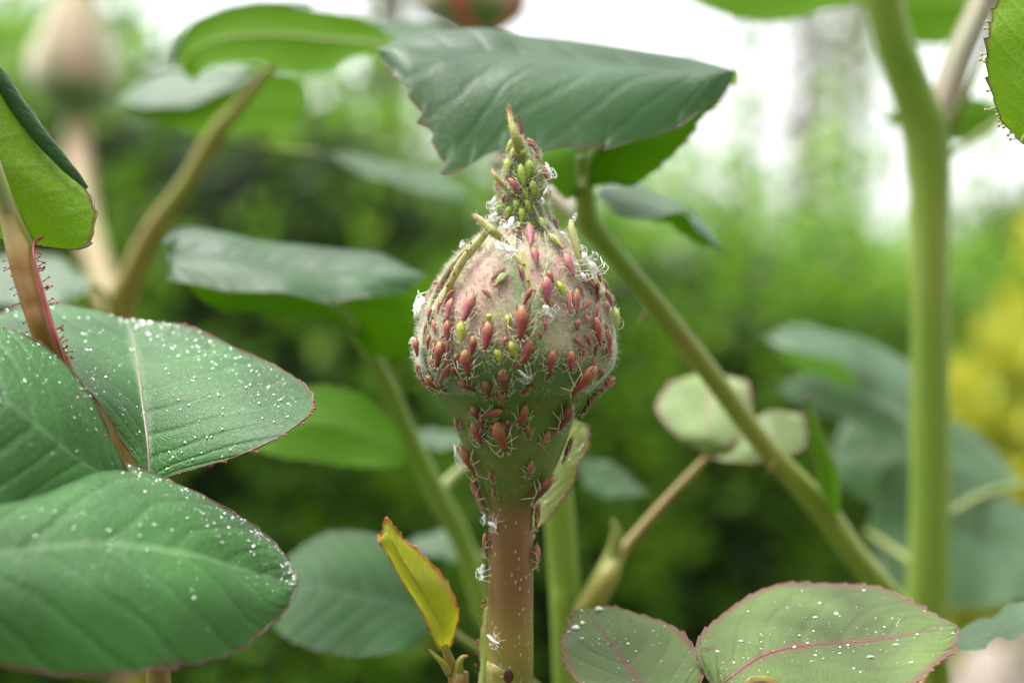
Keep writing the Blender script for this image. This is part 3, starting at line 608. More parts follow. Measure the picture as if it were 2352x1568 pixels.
# thick cane at the right
right = empty('rose_shoot', foot(.16, .06), 'thick pale green forked rose cane with broad grey-green leaves', 'rose shoot')
spG = [(2020, -60, 226, 42), (2050, 80, 228, 44), (2092, 200, 230, 46), (2128, 310, 232, 53), (2135, 450, 233, 46), (2136, 700, 234, 44), (2138, 1000, 236, 45), (2134, 1300, 238, 47), (2115, 1480, 240, 50), (2110, 1600, 241, 50)]
stem('cane', to_ground(spG, foot(.16, .06), 6), M['stem_olive'], right, n=130, seg=20, wob=.03)
stem('branch', [(2142, 340, 234, 26), (2165, 250, 236, 33), (2200, 140, 239, 34), (2240, 50, 242, 33), (2290, -60, 246, 32)], M['stem_dull'], right, n=40)
stem('stalk', [(2180, 320, 232, 10), (2200, 260, 230, 10), (2232, 190, 228, 9), (2270, 100, 226, 8), (2310, -20, 224, 8)], M['stem_green'], right, n=24)
leaf('leaf', [(2010, -20, 236), ((1900, -70, 240), (1900, -20, 238), (1900, 25, 234)), ((1780, -80, 240), (1780, -20, 238), (1780, 50, 234)), ((1660, -60, 240), (1670, -20, 238), (1650, 26, 235)), (1555, -12, 238)], M['leaf_bright'], right, 'under', teeth=14, tooth=.5, margin=M['margin_red'], mrad=.06, seed=21)
leaf('leaf', [(1955, -20, 250), ((2030, -90, 254), (2030, 0, 250), (2030, 75, 247)), ((2130, -90, 254), (2130, 10, 250), (2140, 102, 247)), ((2220, -80, 254), (2220, 0, 250), (2210, 84, 247)), (2290, -30, 250)], M['leaf_bright'], right, 'under', teeth=12, tooth=.4, seed=22)
leaf('leaf', [(2320, 260, 250), ((2240, 222, 254), (2240, 270, 250), (2240, 320, 248)), ((2120, 222, 254), (2120, 275, 250), (2130, 320, 248)), (2024, 270, 250)], M['leaf_bright'], right, 'under', teeth=12, tooth=.4, seed=23)
stem('stalk', [(2320, 260, 250, 6), (2290, 280, 246, 7), (2220, 330, 240, 8), (2150, 380, 234, 9)], M['stem_green'], right, n=20)
MR = [[(1752, 776, 262), ((1830, 745, 266), (1830, 775, 262), (1830, 806, 258)), ((1930, 766, 266), (1930, 800, 262), (1930, 832, 258)), ((2030, 803, 268), (2020, 850, 262), (1990, 897, 258)), ((2105, 850, 268), (2095, 890, 262), (2075, 935, 258)), (2140, 930, 262)],
      [(1778, 892, 262), ((1850, 863, 266), (1850, 898, 262), (1850, 930, 258)), ((1950, 886, 266), (1950, 928, 262), (1950, 970, 258)), ((2030, 930, 266), (2030, 960, 262), (2030, 1000, 258)), (2085, 990, 262)],
      [(1900, 1060, 270), ((1970, 925, 278), (1980, 1030, 272), (1960, 1135, 266)), ((2100, 930, 278), (2100, 1040, 272), (2080, 1165, 266)), ((2250, 1005, 278), (2250, 1070, 272), (2230, 1155, 266)), (2350, 1110, 272)],
      [(1990, 1220, 258), ((2040, 1065, 264), (2060, 1220, 258), (2060, 1375, 250)), ((2200, 1080, 266), (2200, 1230, 258), (2210, 1392, 250)), ((2352, 1165, 266), (2352, 1260, 258), (2352, 1372, 250)), (2500, 1300, 258)]]
for k, rw in enumerate(MR):
    leaf('leaf', rw, M['leaf_far'], right, 'top', teeth=12, tooth=.4, seed=30 + k)
leaf('leaf', [(1775, 803, 268), ((1860, 798, 270), (1860, 835, 268), (1860, 868, 266)), ((1940, 818, 270), (1940, 858, 268), (1940, 892, 266)), (1995, 910, 266)], M['leaf'], right, 'under', teeth=8, tooth=.3, seed=36)
for sp in ([(2135, 925, 262, 7), (2142, 960, 252, 8), (2138, 1000, 240, 8)], [(2085, 990, 262, 7), (2115, 1020, 250, 8), (2138, 1050, 240, 8)], [(1990, 1220, 258, 7), (2050, 1260, 252, 8), (2134, 1320, 242, 8)], [(2350, 1110, 272, 7), (2250, 1140, 262, 8), (2140, 1200, 242, 8)]): stem('stalk', sp, M['stem_green'], right, n=16)

# leaf from above at the right edge
edge = empty('rose_leaf', P(2420, -160, 157), 'sharp toothed rose leaf seen from below with a netted underside and pale tooth tips', 'leaf'); rH = []
leaf('blade', [((2350, 328, 157), (2352, 326, 157), (2356, 324, 157)), ((2306, 285, 158), (2390, 250, 154), (2480, 280, 156)), ((2270, 170, 158), (2400, 150, 154), (2560, 180, 156)), ((2276, 60, 158), (2400, 40, 154), (2560, 60, 156)), ((2312, -30, 158), (2410, -60, 155), (2520, -40, 157)), (2420, -160, 157)], M['leaf_net'], edge, 'under', teeth=13, tooth=.55, nu=14, margin=M['margin_red'], mrad=.07, midrib=M['rib_pale'], seed=41, ret=rH)
stem('stalk', [(2420, -160, 157, 10), (2400, -230, 180, 12), (2330, -240, 215, 14), (2270, -40, 244, 14)], M['stem_green'], edge, n=30)
edge_glands('glands', rH[0][0], edge, M['rib_pale'], -1, 16, .16, .5, 3)

# pale leaf at the lower right
low = empty('rose_leaf', P(1640, 1720, 150), 'pale green leaf of two leaflets with pink toothed margins and white specks', 'leaf'); rI1, rI2 = [], []
stem('stalk', to_ground([(1600, 1620, 150, 12), (1640, 1720, 152, 14), (1640, 1850, 156, 16)], foot(.05, -.06), 2.5), M['stem_brown'], low, n=50)
leaf('leaflet', [(1640, 1585, 150), ((1598, 1500, 154), (1690, 1545, 150), (1760, 1640, 145)), ((1640, 1432, 159), (1750, 1506, 152), (1850, 1680, 144)), ((1735, 1360, 164), (1830, 1484, 154), (1960, 1670, 145)), ((1850, 1332, 167), (1930, 1476, 156), (2050, 1610, 148)), ((1990, 1346, 167), (2030, 1468, 157), (2130, 1548, 151)), ((2110, 1395, 163), (2120, 1450, 158), (2182, 1490, 155)), (2202, 1440, 158)],
     M['leaf_pale'], low, 'top', teeth=24, tooth=.5, nu=14, margin=M['margin_pink'], mrad=.06, midrib=M['margin_pink'], ribr=.09, seed=42, ret=rI1)
leaf('leaflet', [(1560, 1650, 148), ((1400, 1640, 146), (1500, 1600, 149), (1612, 1560, 152)), ((1330, 1570, 150), (1450, 1540, 153), (1608, 1495, 157)), ((1295, 1490, 156), (1400, 1475, 158), (1540, 1438, 162)), ((1308, 1430, 162), (1360, 1420, 163), (1420, 1402, 165)), (1340, 1392, 165)],
     M['leaf_pale'], low, 'top', teeth=18, tooth=.45, nu=12, margin=M['margin_pink'], mrad=.06, seed=43, ret=rI2)
leaf('leaflet', [(2168, 1470, 172), ((2240, 1425, 176), (2240, 1452, 172), (2236, 1492, 168)), ((2300, 1400, 176), (2300, 1436, 172), (2290, 1472, 168)), ((2352, 1384, 176), (2352, 1420, 172), (2352, 1452, 168)), (2460, 1380, 172)], M['leaf_far'], low, 'top', teeth=12, tooth=.4, seed=44, label='narrow blue-green leaflet')
stem('stalk', [(2168, 1470, 172, 5), (2140, 1530, 170, 6), (2000, 1700, 162, 8), (1640, 1850, 156, 9)], M['stem_brown'], low, n=30)
def ring(c, r, t, mat, parent, name):
    V = []; F = []
    for i in range(20):
        a = i * .31416
        for j in range(8):
            b = j * .7854; rr = r * (1 + .12 * math.sin(3 * a)) + t * math.cos(b)
            V.append((c.x + rr * math.cos(a) * 1.3, c.y + .4 * rr * math.sin(a) + t * math.sin(b) * .4, c.z + rr * math.sin(a) * .75 + t * math.sin(b) * .6))
    for i in range(20):
        for j in range(8): F.append((i * 8 + j, i * 8 + (j + 1) % 8, ((i + 1) % 20) * 8 + (j + 1) % 8, ((i + 1) % 20) * 8 + j))
    return mesh_obj(name, V, F, mat, parent)
M['gall'] = skin_mat('gall', (.20, .18, .02), (.12, .05, .012), 700, .4)
M['gall_dark'] = plain_mat('gall_dark', (.05, .02, .008), .7)
cg = P(1748, 1576, 148); gl = ring(cg, .00085, .0003, M['gall'], low, 'gall'); v, f = uv_ball((0, 0, 0), .0007, 10, 6); mesh_obj('gall_pit', v * np.array([1.3, .4, .75]) + np.array(cg + Vector((0, .0003, 0))), f, M['gall_dark'], gl)
droplets(rI1[0][0], 130, 'tiny white specks dusted over the larger pale leaflet', 51, .04, .16, M['crust'], name='white_specks', rough=.25, zone=lambda i, j, g: g.random() < .25 + .75 * (.3 < j < .6))
droplets(rI2[0][0], 60, 'tiny white specks dusted over the smaller pale leaflet', 52, .04, .14, M['crust'], name='white_specks', rough=.25)
droplets(rI2[0][0], 3, 'larger white crumbs near the edge of the smaller pale leaflet', 53, .25, .34, M['crust'], name='white_specks', rough=.2, zone=lambda i, j, g: i > .7)

# shoot with the folded leaf left of the bud
mid = empty('rose_shoot', foot(-.02, .05), 'thin yellow-green rose shoot carrying a folded grey-green leaf beside the bud', 'rose shoot')
spJ = [(770, 695, 201, 13), (830, 780, 204, 17), (888, 880, 208, 20), (930, 980, 212, 22), (1000, 1130, 216, 27), (1060, 1240, 220, 25), (1110, 1400, 222, 25), (1150, 1580, 224, 26)]
stem('cane', to_ground(spJ, foot(-.02, .05)), M['stem_olive'], mid, n=90)
stem('stalk', [(1085, 1055, 222, 9), (1045, 1090, 219, 12), (1000, 1140, 216, 18)], M['stem_green'], mid, n=14)
leaf('leaf', [((368, 560, 198), (368, 575, 197), (380, 615, 195)), ((400, 535, 206), (400, 585, 200), (397, 644, 194)), ((520, 540, 208), (520, 590, 200), (520, 652, 192)), ((650, 562, 208), (650, 615, 200), (650, 684, 192)), ((770, 577, 208), (770, 625, 200), (770, 694, 193)), ((890, 600, 206), (890, 630, 200), (890, 668, 195)), (985, 630, 200)], M['leaf'], mid, 'top', teeth=16, tooth=.4, nu=12, veins=8, vdepth=.2, bulge=.16, seed=51, wave=.5, label='folded grey-green leaf with wavy upper side')
leaf('leaf', [(405, 635, 202), ((520, 640, 205), (520, 680, 204), (500, 702, 202)), ((650, 660, 206), (650, 692, 204), (640, 724, 202)), ((780, 640, 206), (780, 695, 204), (760, 738, 202)), ((900, 625, 206), (890, 720, 204), (852, 808, 202)), ((985, 640, 206), (960, 735, 204), (925, 818, 202)), (992, 705, 204)], M['leaf_bright'], mid, 'under', teeth=14, tooth=.4, seed=52, label='bright green underside of the folded leaf')
leaf('leaf', [(965, 1062, 214), ((862, 930, 216), (870, 1010, 214), (860, 1075, 212)), ((740, 888, 218), (740, 970, 214), (720, 1056, 212)), ((625, 922, 218), (625, 985, 215), (605, 1040, 213)), (538, 1010, 216)], M['leaf'], mid, 'under', teeth=12, tooth=.4, seed=53, label='dark green leaf seen from below')
leaf('leaf', [(930, 1250, 236), ((985, 1222, 240), (985, 1248, 236), (985, 1275, 233)), ((1050, 1228, 240), (1050, 1255, 236), (1050, 1285, 233)), (1098, 1272, 236)], M['leaf_far'], mid, 'top', teeth=8, tooth=.3, seed=54)
leaf('leaf', [(945, 995, 232), ((990, 985, 235), (990, 1005, 232), (990, 1025, 229)), ((1040, 990, 235), (1040, 1010, 232), (1040, 1032, 229)), (1090, 1020, 232)], M['leaf_far'], mid, 'top', teeth=8, tooth=.3, seed=55)
for sp in ([(1098, 1272, 236, 5), (1100, 1300, 228, 6), (1090, 1340, 222, 7)], [(1090, 1020, 232, 5), (1085, 1040, 228, 6), (1070, 1072, 222, 7)]): stem('stalk', sp, M['stem_green'], mid, n=10)

# left shoot behind with arched leaf, and the far buds
arch = empty('rose_shoot', foot(-.10, .12), 'reddish rose shoot holding an arched bright green leaf seen from below', 'rose shoot')
spK = [(640, 140, 240, 9), (600, 180, 246, 12), (540, 255, 252, 15), (498, 305, 254, 21), (430, 420, 256, 22), (352, 530, 258, 25), (300, 640, 260, 30), (272, 720, 262, 36), (268, 900, 264, 36), (300, 1300, 268, 36), (340, 1600, 270, 36)]
stem('cane', to_ground(spK, foot(-.10, .12), 5), M['stem_brown'], arch, n=110, seg=16)
leaf('leaf', [(940, 124, 226), ((872, 66, 230), (862, 100, 226), (830, 130, 222)), ((760, 28, 230), (750, 90, 226), (740, 162, 222)), ((640, 9, 230), (640, 80, 226), (640, 154, 222)), ((530, 18, 230), (530, 85, 226), (540, 144, 222)), ((440, 60, 230), (445, 112, 226), (465, 160, 222)), ((400, 125, 228), (415, 160, 226), (438, 188, 224))], M['leaf_bright'], arch, 'under', teeth=14, tooth=.3, nu=12, bulge=.1, midrib=M['rib_pale'], ribr=.2, seed=61)
stem('rolled_margin', [(398, 150, 229, 6), (405, 120, 229, 11), (432, 78, 230, 11), (500, 30, 231, 8), (600, 8, 231, 6), (720, 12, 231, 5)], M['leaf_far'], arch, n=40, flat=.6)
leaf('leaf', [(262, 238, 262), ((330, 183, 266), (330, 214, 262), (330, 246, 258)), ((420, 162, 266), (420, 198, 262), (436, 236, 258)), ((510, 152, 264), (515, 180, 262), (525, 205, 260)), (600, 160, 262)], M['leaf_far'], arch, 'top', teeth=10, tooth=.3, seed=62)
leaf('leaf', [(268, 246, 259), ((400, 218, 262), (400, 255, 259), (400, 288, 257)), ((490, 188, 262), (490, 250, 259), (500, 322, 256)), ((600, 163, 262), (600, 235, 259), (600, 302, 256)), ((690, 186, 262), (680, 240, 259), (680, 284, 257)), (716, 230, 259)], M['leaf_bright'], arch, 'under', teeth=12, tooth=.3, seed=63)
leaf('leaf', [(740, 352, 262), ((850, 362, 266), (850, 388, 262), (850, 402, 260)), ((980, 395, 266), (980, 424, 262), (980, 448, 260)), (1095, 458, 262)], M['leaf_far'], arch, 'top', teeth=10, tooth=.3, seed=64)
leaf('leaf', [(-160, 640, 240), ((0, 583, 246), (0, 640, 240), (0, 697, 235)), ((120, 592, 246), (120, 645, 240), (130, 697, 235)), (220, 650, 240)], M['leaf_far'], arch, 'top', teeth=10, tooth=.3, seed=65)
for sp in ([(740, 352, 262, 5), (640, 345, 262, 6), (500, 320, 256, 7)], [(218, 650, 240, 6), (250, 690, 252, 7), (275, 740, 262, 8)]): stem('stalk', sp, M['stem_green'], arch, n=14)

# ------------------------------------------------------------------ rose buds
def profile_pts(prof, n):  # rows (y, x_axis, r)
    return crom(prof, n)
def revolve(prof, d, n, seg, off=0.0, lobe=0.0, nlobe=5, ph=0.0, vmap=None):
    S = profile_pts(prof, n); V = []; UV = []
    for i, (y, xa, r) in enumerate(S):
        c = P(xa, y, d); rr = max(px(r, d) + off, 1e-5)
        for j in range(seg):
            a = 2 * math.pi * j / seg; q = rr * (1 + lobe * math.cos(nlobe * a + ph))
            V.append((c.x + q * math.sin(a), c.y - q * math.cos(a), c.z)); UV.append((.5, i / (n - 1)))
    F = [(i * seg + j, (i + 1) * seg + j, (i + 1) * seg + (j + 1) % seg, i * seg + (j + 1) % seg) for i in range(n - 1) for j in range(seg)]
    F.append(tuple(range(seg))); F.append(tuple((n - 1) * seg + j for j in range(seg - 1, -1, -1)))
    return V, F, UV
def sepal(prof, d, y0, y1, az, width, off, mat, parent, nv=36, nu=20, lift=.5, seed=0):
    """a sheet lying on the bud from y0 (foot) up to y1; width(t) half angle in degrees"""
    tab = profile_pts(prof, 300); g = np.random.default_rng(seed); ph = g.random(4) * 6; V = []; UV = []
    for i in range(nv):
        t = i / (nv - 1); y = y0 + (y1 - y0) * t; t_ = t; y_ = y
        for j in range(nu):
            u = j / (nu - 1) * 2 - 1; y = y_ - (16 * u * u + 5 * math.sin(u * 6 + ph[2])) * (1 - t_) ** 5; xa = np.interp(y, tab[:, 0], tab[:, 1]); r = np.interp(y, tab[:, 0], tab[:, 2]); c = P(xa, y, d); a = R(az + u * width(t) + 2.5 * math.sin(t * 9 + ph[0]) * u)
            tuck = min(1, t / .24); tuck = tuck * tuck * (3 - 2 * tuck)
            rr = px(r, d) - .35 / 1000 * (1 - tuck) + tuck * (off + lift * abs(u) ** 6 * min(1, t * 3) + .12 * math.cos(u * 1.5) + .06 * math.sin(t * 17 + u * 5 + ph[1])) / 1000
            V.append((c.x + rr * math.sin(a), c.y - rr * math.cos(a), c.z)); UV.append((u * .5 + .5, t))
    F = [(i * nu + j, i * nu + j + 1, (i + 1) * nu + j + 1, (i + 1) * nu + j) for i in range(nv - 1) for j in range(nu - 1)]
    # a second skin just inside gives the sheet its thickness
    n0 = len(V); ins = []
    for (x, y, z), (u, t) in zip(V, UV):
        yy = y0 + (y1 - y0) * t; xa = np.interp(yy, tab[:, 0], tab[:, 1]); c = P(xa, yy, d); q = Vector((x - c.x, y - c.y, 0)); q *= max(0, 1 - .00022 / max(q.length, 1e-6)); ins.append((c.x + q.x, c.y + q.y, z))
    F += [tuple(n0 + k for k in f[::-1]) for f in F]
    rim = [j for j in range(nu)] + [i * nu + nu - 1 for i in range(1, nv)] + [(nv - 1) * nu + j for j in range(nu - 2, -1, -1)] + [i * nu for i in range(nv - 2, 0, -1)]
    for k in range(len(rim)): a, b = rim[k], rim[(k + 1) % len(rim)]; F.append((b, a, n0 + a, n0 + b))
    return mesh_obj('sepal', V + ins, F, mat, parent, UV + UV)

PROF = [(510, 1204, 54), (535, 1202, 80), (565, 1198, 112), (600, 1196, 146), (650, 1192, 176), (700, 1187, 198), (750, 1184, 213), (800, 1182, 220), (835, 1181, 219), (865, 1181, 209), (892, 1181, 189), (914, 1180, 169), (930, 1180, 156), (948, 1180, 142)]
HIP = [(895, 1180, 180), (914, 1180, 168.5), (932, 1180, 156.5), (950, 1180, 145), (975, 1180, 135), (1010, 1181, 122), (1060, 1181, 102), (1100, 1180, 84), (1130, 1178, 69), (1155, 1175, 57), (1180, 1173.5, 52), (1205, 1173, 50.8), (1225, 1173, 49)]
spS = [(1174, 1150, 160, 50), (1173, 1185, 160, 50.5), (1173, 1220, 160, 51), (1173, 1400, 160, 52), (1172, 1580, 160, 53), (1170, 1700, 160, 53)]
bud = empty('rose_bud', foot(0, -.19), 'plump fuzzy rose bud on a red-green stem, crowded with aphids', 'rose bud')
stem('stem', to_ground(spS, foot(0, -.19), 3.2), M['stem_bud'], bud, n=140, seg=40, wob=.006)
v, f, u = revolve(HIP, DM, 60, 64, lobe=.012, ph=1); hip = mesh_obj('hip', v, f, M['hip'], bud, u)
v, f, u = revolve(PROF, DM, 70, 80, off=-.0002, lobe=.006); u = [(a, 1 - b) for a, b in u]; body = mesh_obj('bud_body', v, f, M['bud'], bud, u)
wid = lambda t: np.interp(t, [0, .08, .3, .55, .8, .95, 1], [30, 37, 37, 34, 27, 20, 14])
seps = [sepal(PROF, DM, 932, 530, -27 + 72 * k, wid, .10 + .06 * (k % 2), M['bud'], bud, seed=k) for k in range(5)]
cone_sp = [(1190, 318, 160, 9), (1194, 345, 160, 24), (1199, 380, 160, 41), (1203, 420, 160, 53), (1203, 470, 160, 60), (1205, 515, 160, 68), (1203, 545, 160, 84), (1200, 575, 160, 104)]
cp, cr = pix_path(cone_sp, 60); v, f, u = tube_geo(cp, cr, 60, lobes=5, lobe_amp=.07, twist=1.5); cone = mesh_obj('sepal_cone', v, f, M['cone'], bud, u)
D0 = 158.0
lobes = {}
def lobe(name, sp, flat=.55, mat='tip', n=40): lobes[len(lobes)] = stem(name, sp, M[mat], bud, n=n, seg=14, flat=flat); return lobes[len(lobes) - 1]
lobe('sepal_tip', [(1168, 243, 159, 2.5), (1170, 258, 159, 5), (1174, 280, 158.5, 7), (1182, 305, 158, 10), (1190, 330, 158, 13), (1197, 355, 158.5, 12), (1203, 380, 159, 8)])
lobe('sepal_tip', [(1191, 262, 161, 2), (1194, 280, 161, 4), (1198, 305, 161, 5), (1200, 330, 161, 5)], mat='margin_pink')
lobe('sepal_tip', [(1130, 390, 158, 2.5), (1137, 403, 157.5, 4), (1150, 420, 157.5, 6), (1168, 433, 157.8, 10), (1183, 448, 158, 12), (1192, 470, 158.2, 9)])
lobe('sepal_tip', [(1267, 438, 159, 1.5), (1260, 452, 159, 3), (1250, 470, 159, 5), (1240, 500, 159, 7)])
lobe('sepal_tip', [(1087, 493, 156, 3), (1098, 500, 155.5, 6), (1115, 516, 155, 9), (1132, 532, 154.5, 10.5), (1150, 546, 154.5, 8), (1164, 556, 154.5, 4), (1170, 562, 154.5, 1.5)])
lobe('sepal_rib', [(1128, 522, 156, 5), (1112, 540, 155.5, 9), (1085, 572, 155, 10), (1058, 606, 154.8, 10), (1042, 636, 154.5, 9), (1028, 668, 154.5, 6), (1018, 700, 155, 3)], mat='rib_sepal')
lobe('sepal_rib', [(1311, 505, 157, 4), (1313, 525, 156.5, 8), (1320, 552, 156, 10), (1333, 590, 155.5, 10), (1349, 628, 155.5, 10), (1362, 660, 156, 9), (1374, 690, 156.5, 5)], mat='rib_sepal')
for sp in ([(1200, 575, 152.5, 4), (1213, 640, 151.2, 5), (1220, 700, 150.8, 4)], [(1150, 560, 154, 5), (1180, 585, 153, 6), (1208, 615, 152, 4)]): lobe('sepal_rib', sp, mat='rib_sepal', flat=.4)
# bract left of the stem, small pale leaf behind the hip
leaf('bract', [(1100, 1640, 162), ((1098, 1560, 163), (1110, 1560, 162.5), (1126, 1560, 162.5)), ((1105, 1470, 163), (1115, 1470, 162.5), (1127, 1470, 162.5)), ((1114, 1400, 163), (1120, 1400, 162.5), (1126, 1400, 162.5)), (1123, 1372, 162.5)], M['leaf_bract'], bud, 'top', teeth=10, tooth=.2, seed=71)
stalk_glands([(1098, 1580, 162, 4), (1104, 1480, 162, 4), (1114, 1400, 162, 4), (1122, 1375, 162, 3)], 24, bud, M['gland'], .07, .35, 8, (1,))
rB = []
leaf('bract', [(1225, 1230, 170), ((1195, 1140, 172), (1240, 1150, 170), (1275, 1165, 168)), ((1210, 1060, 173), (1270, 1070, 170), (1322, 1090, 168)), ((1240, 1000, 173), (1295, 1020, 170), (1352, 1020, 168)), ((1285, 965, 172), (1315, 962, 170), (1340, 970, 169))], M['leaf_bract'], bud, 'top', teeth=16, tooth=.4, margin=M['margin_pink'], mrad=.1, seed=72, ret=rB, label='small pale yellow-green leaf with pink rim behind the hip')
stem('bract_stalk', [(1225, 1230, 170, 5), (1205, 1260, 166, 6), (1190, 1300, 162, 8)], M['stem_green'], bud, n=12)
droplets(rB[0][0], 40, 'clear droplets on the small pale leaf behind the hip', 54, .06, .2, zone=lambda i, j, g: j > .5)
# red dark spot at the foot of the stem
v, f = uv_ball((0, 0, 0), .00055, 12, 8); sc_ = P(1168, 1552, 160 - 2.12); mesh_obj('dark_spot', v * np.array([.85, .18, 1.15]) + np.array(sc_), f, plain_mat('dark_spot', (.07, .012, .012), .5), bud)

# fuzz
def yfilter(lo, hi, keepfn=None):
    def k(p, n, g):
        x, y = pixel_of(p); m = (y > lo) & (y < hi)
        if keepfn is not None: m &= g.random(len(p)) < keepfn(x, y)
        return m
    return k
def fuzz(o_list, n, lmin, lmax, rad, lo, hi, mat, name, keepfn=None, seed=1, lean=.8, curl=.5, down=0):
    PT, NN = [], []
    for k, o in enumerate(o_list):
        p, nn = sample_obj(o, n, yfilter(lo, hi, keepfn), seed + k); PT.append(p); NN.append(nn)
    p, nn = np.vstack(PT), np.vstack(NN); v, f = hairs_geo(p, nn, lmin / 1000, lmax / 1000, rad / 1000, lean, curl, down, seed)
    return tag(mesh_obj(name, v, f, mat, bud), kind='stuff')
fade = lambda x, y: np.clip((880 - y) / 160, .03, 1)
fuzz(seps, 7500, .30, .95, .0155, 520, 915, M['hair'], 'fuzz', fade, 11)
fuzz(seps, 420, .6, 1.3, .022, 520, 880, M['hair'], 'fuzz', fade, 14, lean=1.3, curl=.8)
fuzz([cone], 5200, .2, .7, .013, 300, 580, M['hair'], 'fuzz', None, 21)
fuzz([lobes[0], lobes[2], lobes[4], lobes[5], lobes[6]], 420, .15, .55, .010, 240, 720, M['hair'], 'fuzz', None, 31, lean=.7)
stem_o = [c for c in bud.children if c.name.startswith('stem')][0]
fuzz([stem_o], 9000, .10, .34, .008, 1160, 1600, M['hair'], 'fuzz', lambda x, y: np.full(len(x), .22), 41, lean=1.2)
fuzz([hip], 500, .15, .4, .010, 905, 1160, M['hair_dark'], 'fuzz', None, 51, lean=1.6)
def red_glands():
    g = np.random.default_rng(5); b = Bag(); lines = [[(1048, 600), (1010, 680), (995, 760), (990, 850)], [(1215, 610), (1222, 700), (1215, 760), (1225, 800)], [(1330, 560), (1355, 660), (1375, 740), (1385, 800)], [(1075, 560), (1045, 620), (1020, 680)]]
    for ln in lines:
        for (x, y) in crom(ln, 16):
            x += g.normal() * 5; y += g.normal() * 5; d = ray_d(x, y)
            if d is None: continue
            p, n = d; p = p + n * .00012; v, f = uv_ball(p, .00010 * g.uniform(.6, 1.3), 6, 4); b.add(v, f)
    p, nn = sample_obj(stem_o, 500, yfilter(1170, 1600), 9)
    for q, n in list(zip(p, nn))[:40]:
        v, f, u = tube_geo(np.array([q, q + n * .00015, q + n * .0003]), np.array([4, 3, 3]) * 1e-5, 5); b.add(v, f); v, f = uv_ball(q + n * .00032, .00006, 6, 4); b.add(v, f)
    tag(b.build('glands', M['gland'], bud), kind='stuff')
# surface lookup for everything that sits on the bud
allv = []; allf = []
for o in [hip, body, cone, stem_o] + seps + list(lobes.values()):
    off = origin(o); n0 = len(allv); allv += [v_.co + off for v_ in o.data.vertices]; allf += [[n0 + i for i in p.vertices] for p in o.data.polygons]
TREE = BVHTree.FromPolygons(allv, allf)
def ray_d(x, y):
    o = cam.location; d = (P(x, y, DM) - o).normalized(); h = TREE.ray_cast(o, d)
    if h[0] is None: return None
    n = h[1] if h[1].dot(d) < 0 else -h[1]
    return np.array(h[0]), np.array(n)
red_glands()

# far buds
def far_bud(x, prof, d, spec, label, foot_, petal=True, smat='stem_tan'):
    root = empty('rose_bud', foot_, label, 'rose bud'); stem('stem', to_ground(spec, foot_), M[smat], root, n=70)
    v, f, u = revolve(prof, d, 40, 40, off=-.0003); mesh_obj('petals', v, f, M['petal' if petal else 'bud'], root, [(a_, 1 - b_) for a_, b_ in u])
    y0, y1 = prof[-1][0] - 12, prof[0][0] + 8
    for k in range(5): sepal(prof, d, y0, y1, 20 + 72 * k, lambda t: np.interp(t, [0, .2, .6, 1], [34, 37, 30, 10]) * (.72 if petal else 1), .3, M['bud'], root, seed=k)
    for k in range(3):
        a = k * 2.1; r = prof[0]; stem('sepal_tip', [(r[1] + 10 * math.cos(a), r[0] - 110, d, 2), (r[1] + 8 * math.cos(a), r[0] - 50, d, 10), (r[1], r[0] + 20, d, 22)], M['tip'], root, n=16)
    return root
far_bud(170, [(-10, 178, 34), (30, 176, 52), (80, 172, 74), (130, 168, 90), (170, 168, 94), (205, 170, 90), (235, 174, 66), (262, 175, 42), (292, 176, 32)], 520, [(176, 280, 520, 29), (180, 400, 500, 29), (205, 540, 470, 29), (240, 660, 430, 28), (270, 800, 400, 28)], 'blurred fuzzy pinkish rose bud on a tan stem at the reddish shoot', foot(-.10, .12), petal=False)
far_bud(1090, [(-160, 1085, 60), (-110, 1085, 95), (-50, 1085, 118), (0, 1085, 124), (30, 1088, 116), (58, 1094, 84), (82, 1100, 48), (110, 1104, 36)], 350, [(1104, 100, 350, 34), (1135, 200, 349, 32), (1185, 420, 347, 30), (1190, 800, 340, 30), (1176, 1300, 335, 24), (1174, 1600, 330, 24)], 'blurred opening rose bud showing pink petals above the drooping leaf', foot(.02, .16))
top_leaf = empty('rose_leaf', P(860, 60, 236), 'blurred grey-green leaf behind the drooping leaf, below the pink bud', 'leaf')
leaf('blade', [(850, 52, 236), ((930, 45, 240), (930, 78, 236), (930, 115, 232)), ((1040, 72, 240), (1040, 95, 236), (1040, 122, 232)), (1128, 112, 236)], M['leaf_far'], top_leaf, 'top', teeth=8, tooth=.3, seed=81)
leaf('blade', [(1130, 115, 236), ((1480, 138, 236), (1480, 155, 232), (1480, 175, 230)), ((1580, 130, 236), (1580, 150, 232), (1580, 172, 230)), (1640, 160, 232)], M['leaf_far'], top_leaf, 'top', teeth=8, tooth=.3, seed=82)
stem('stalk', [(1128, 112, 236, 5), (1110, 180, 290, 7), (1110, 250, 346, 9)], M['stem_green'], top_leaf, n=14)

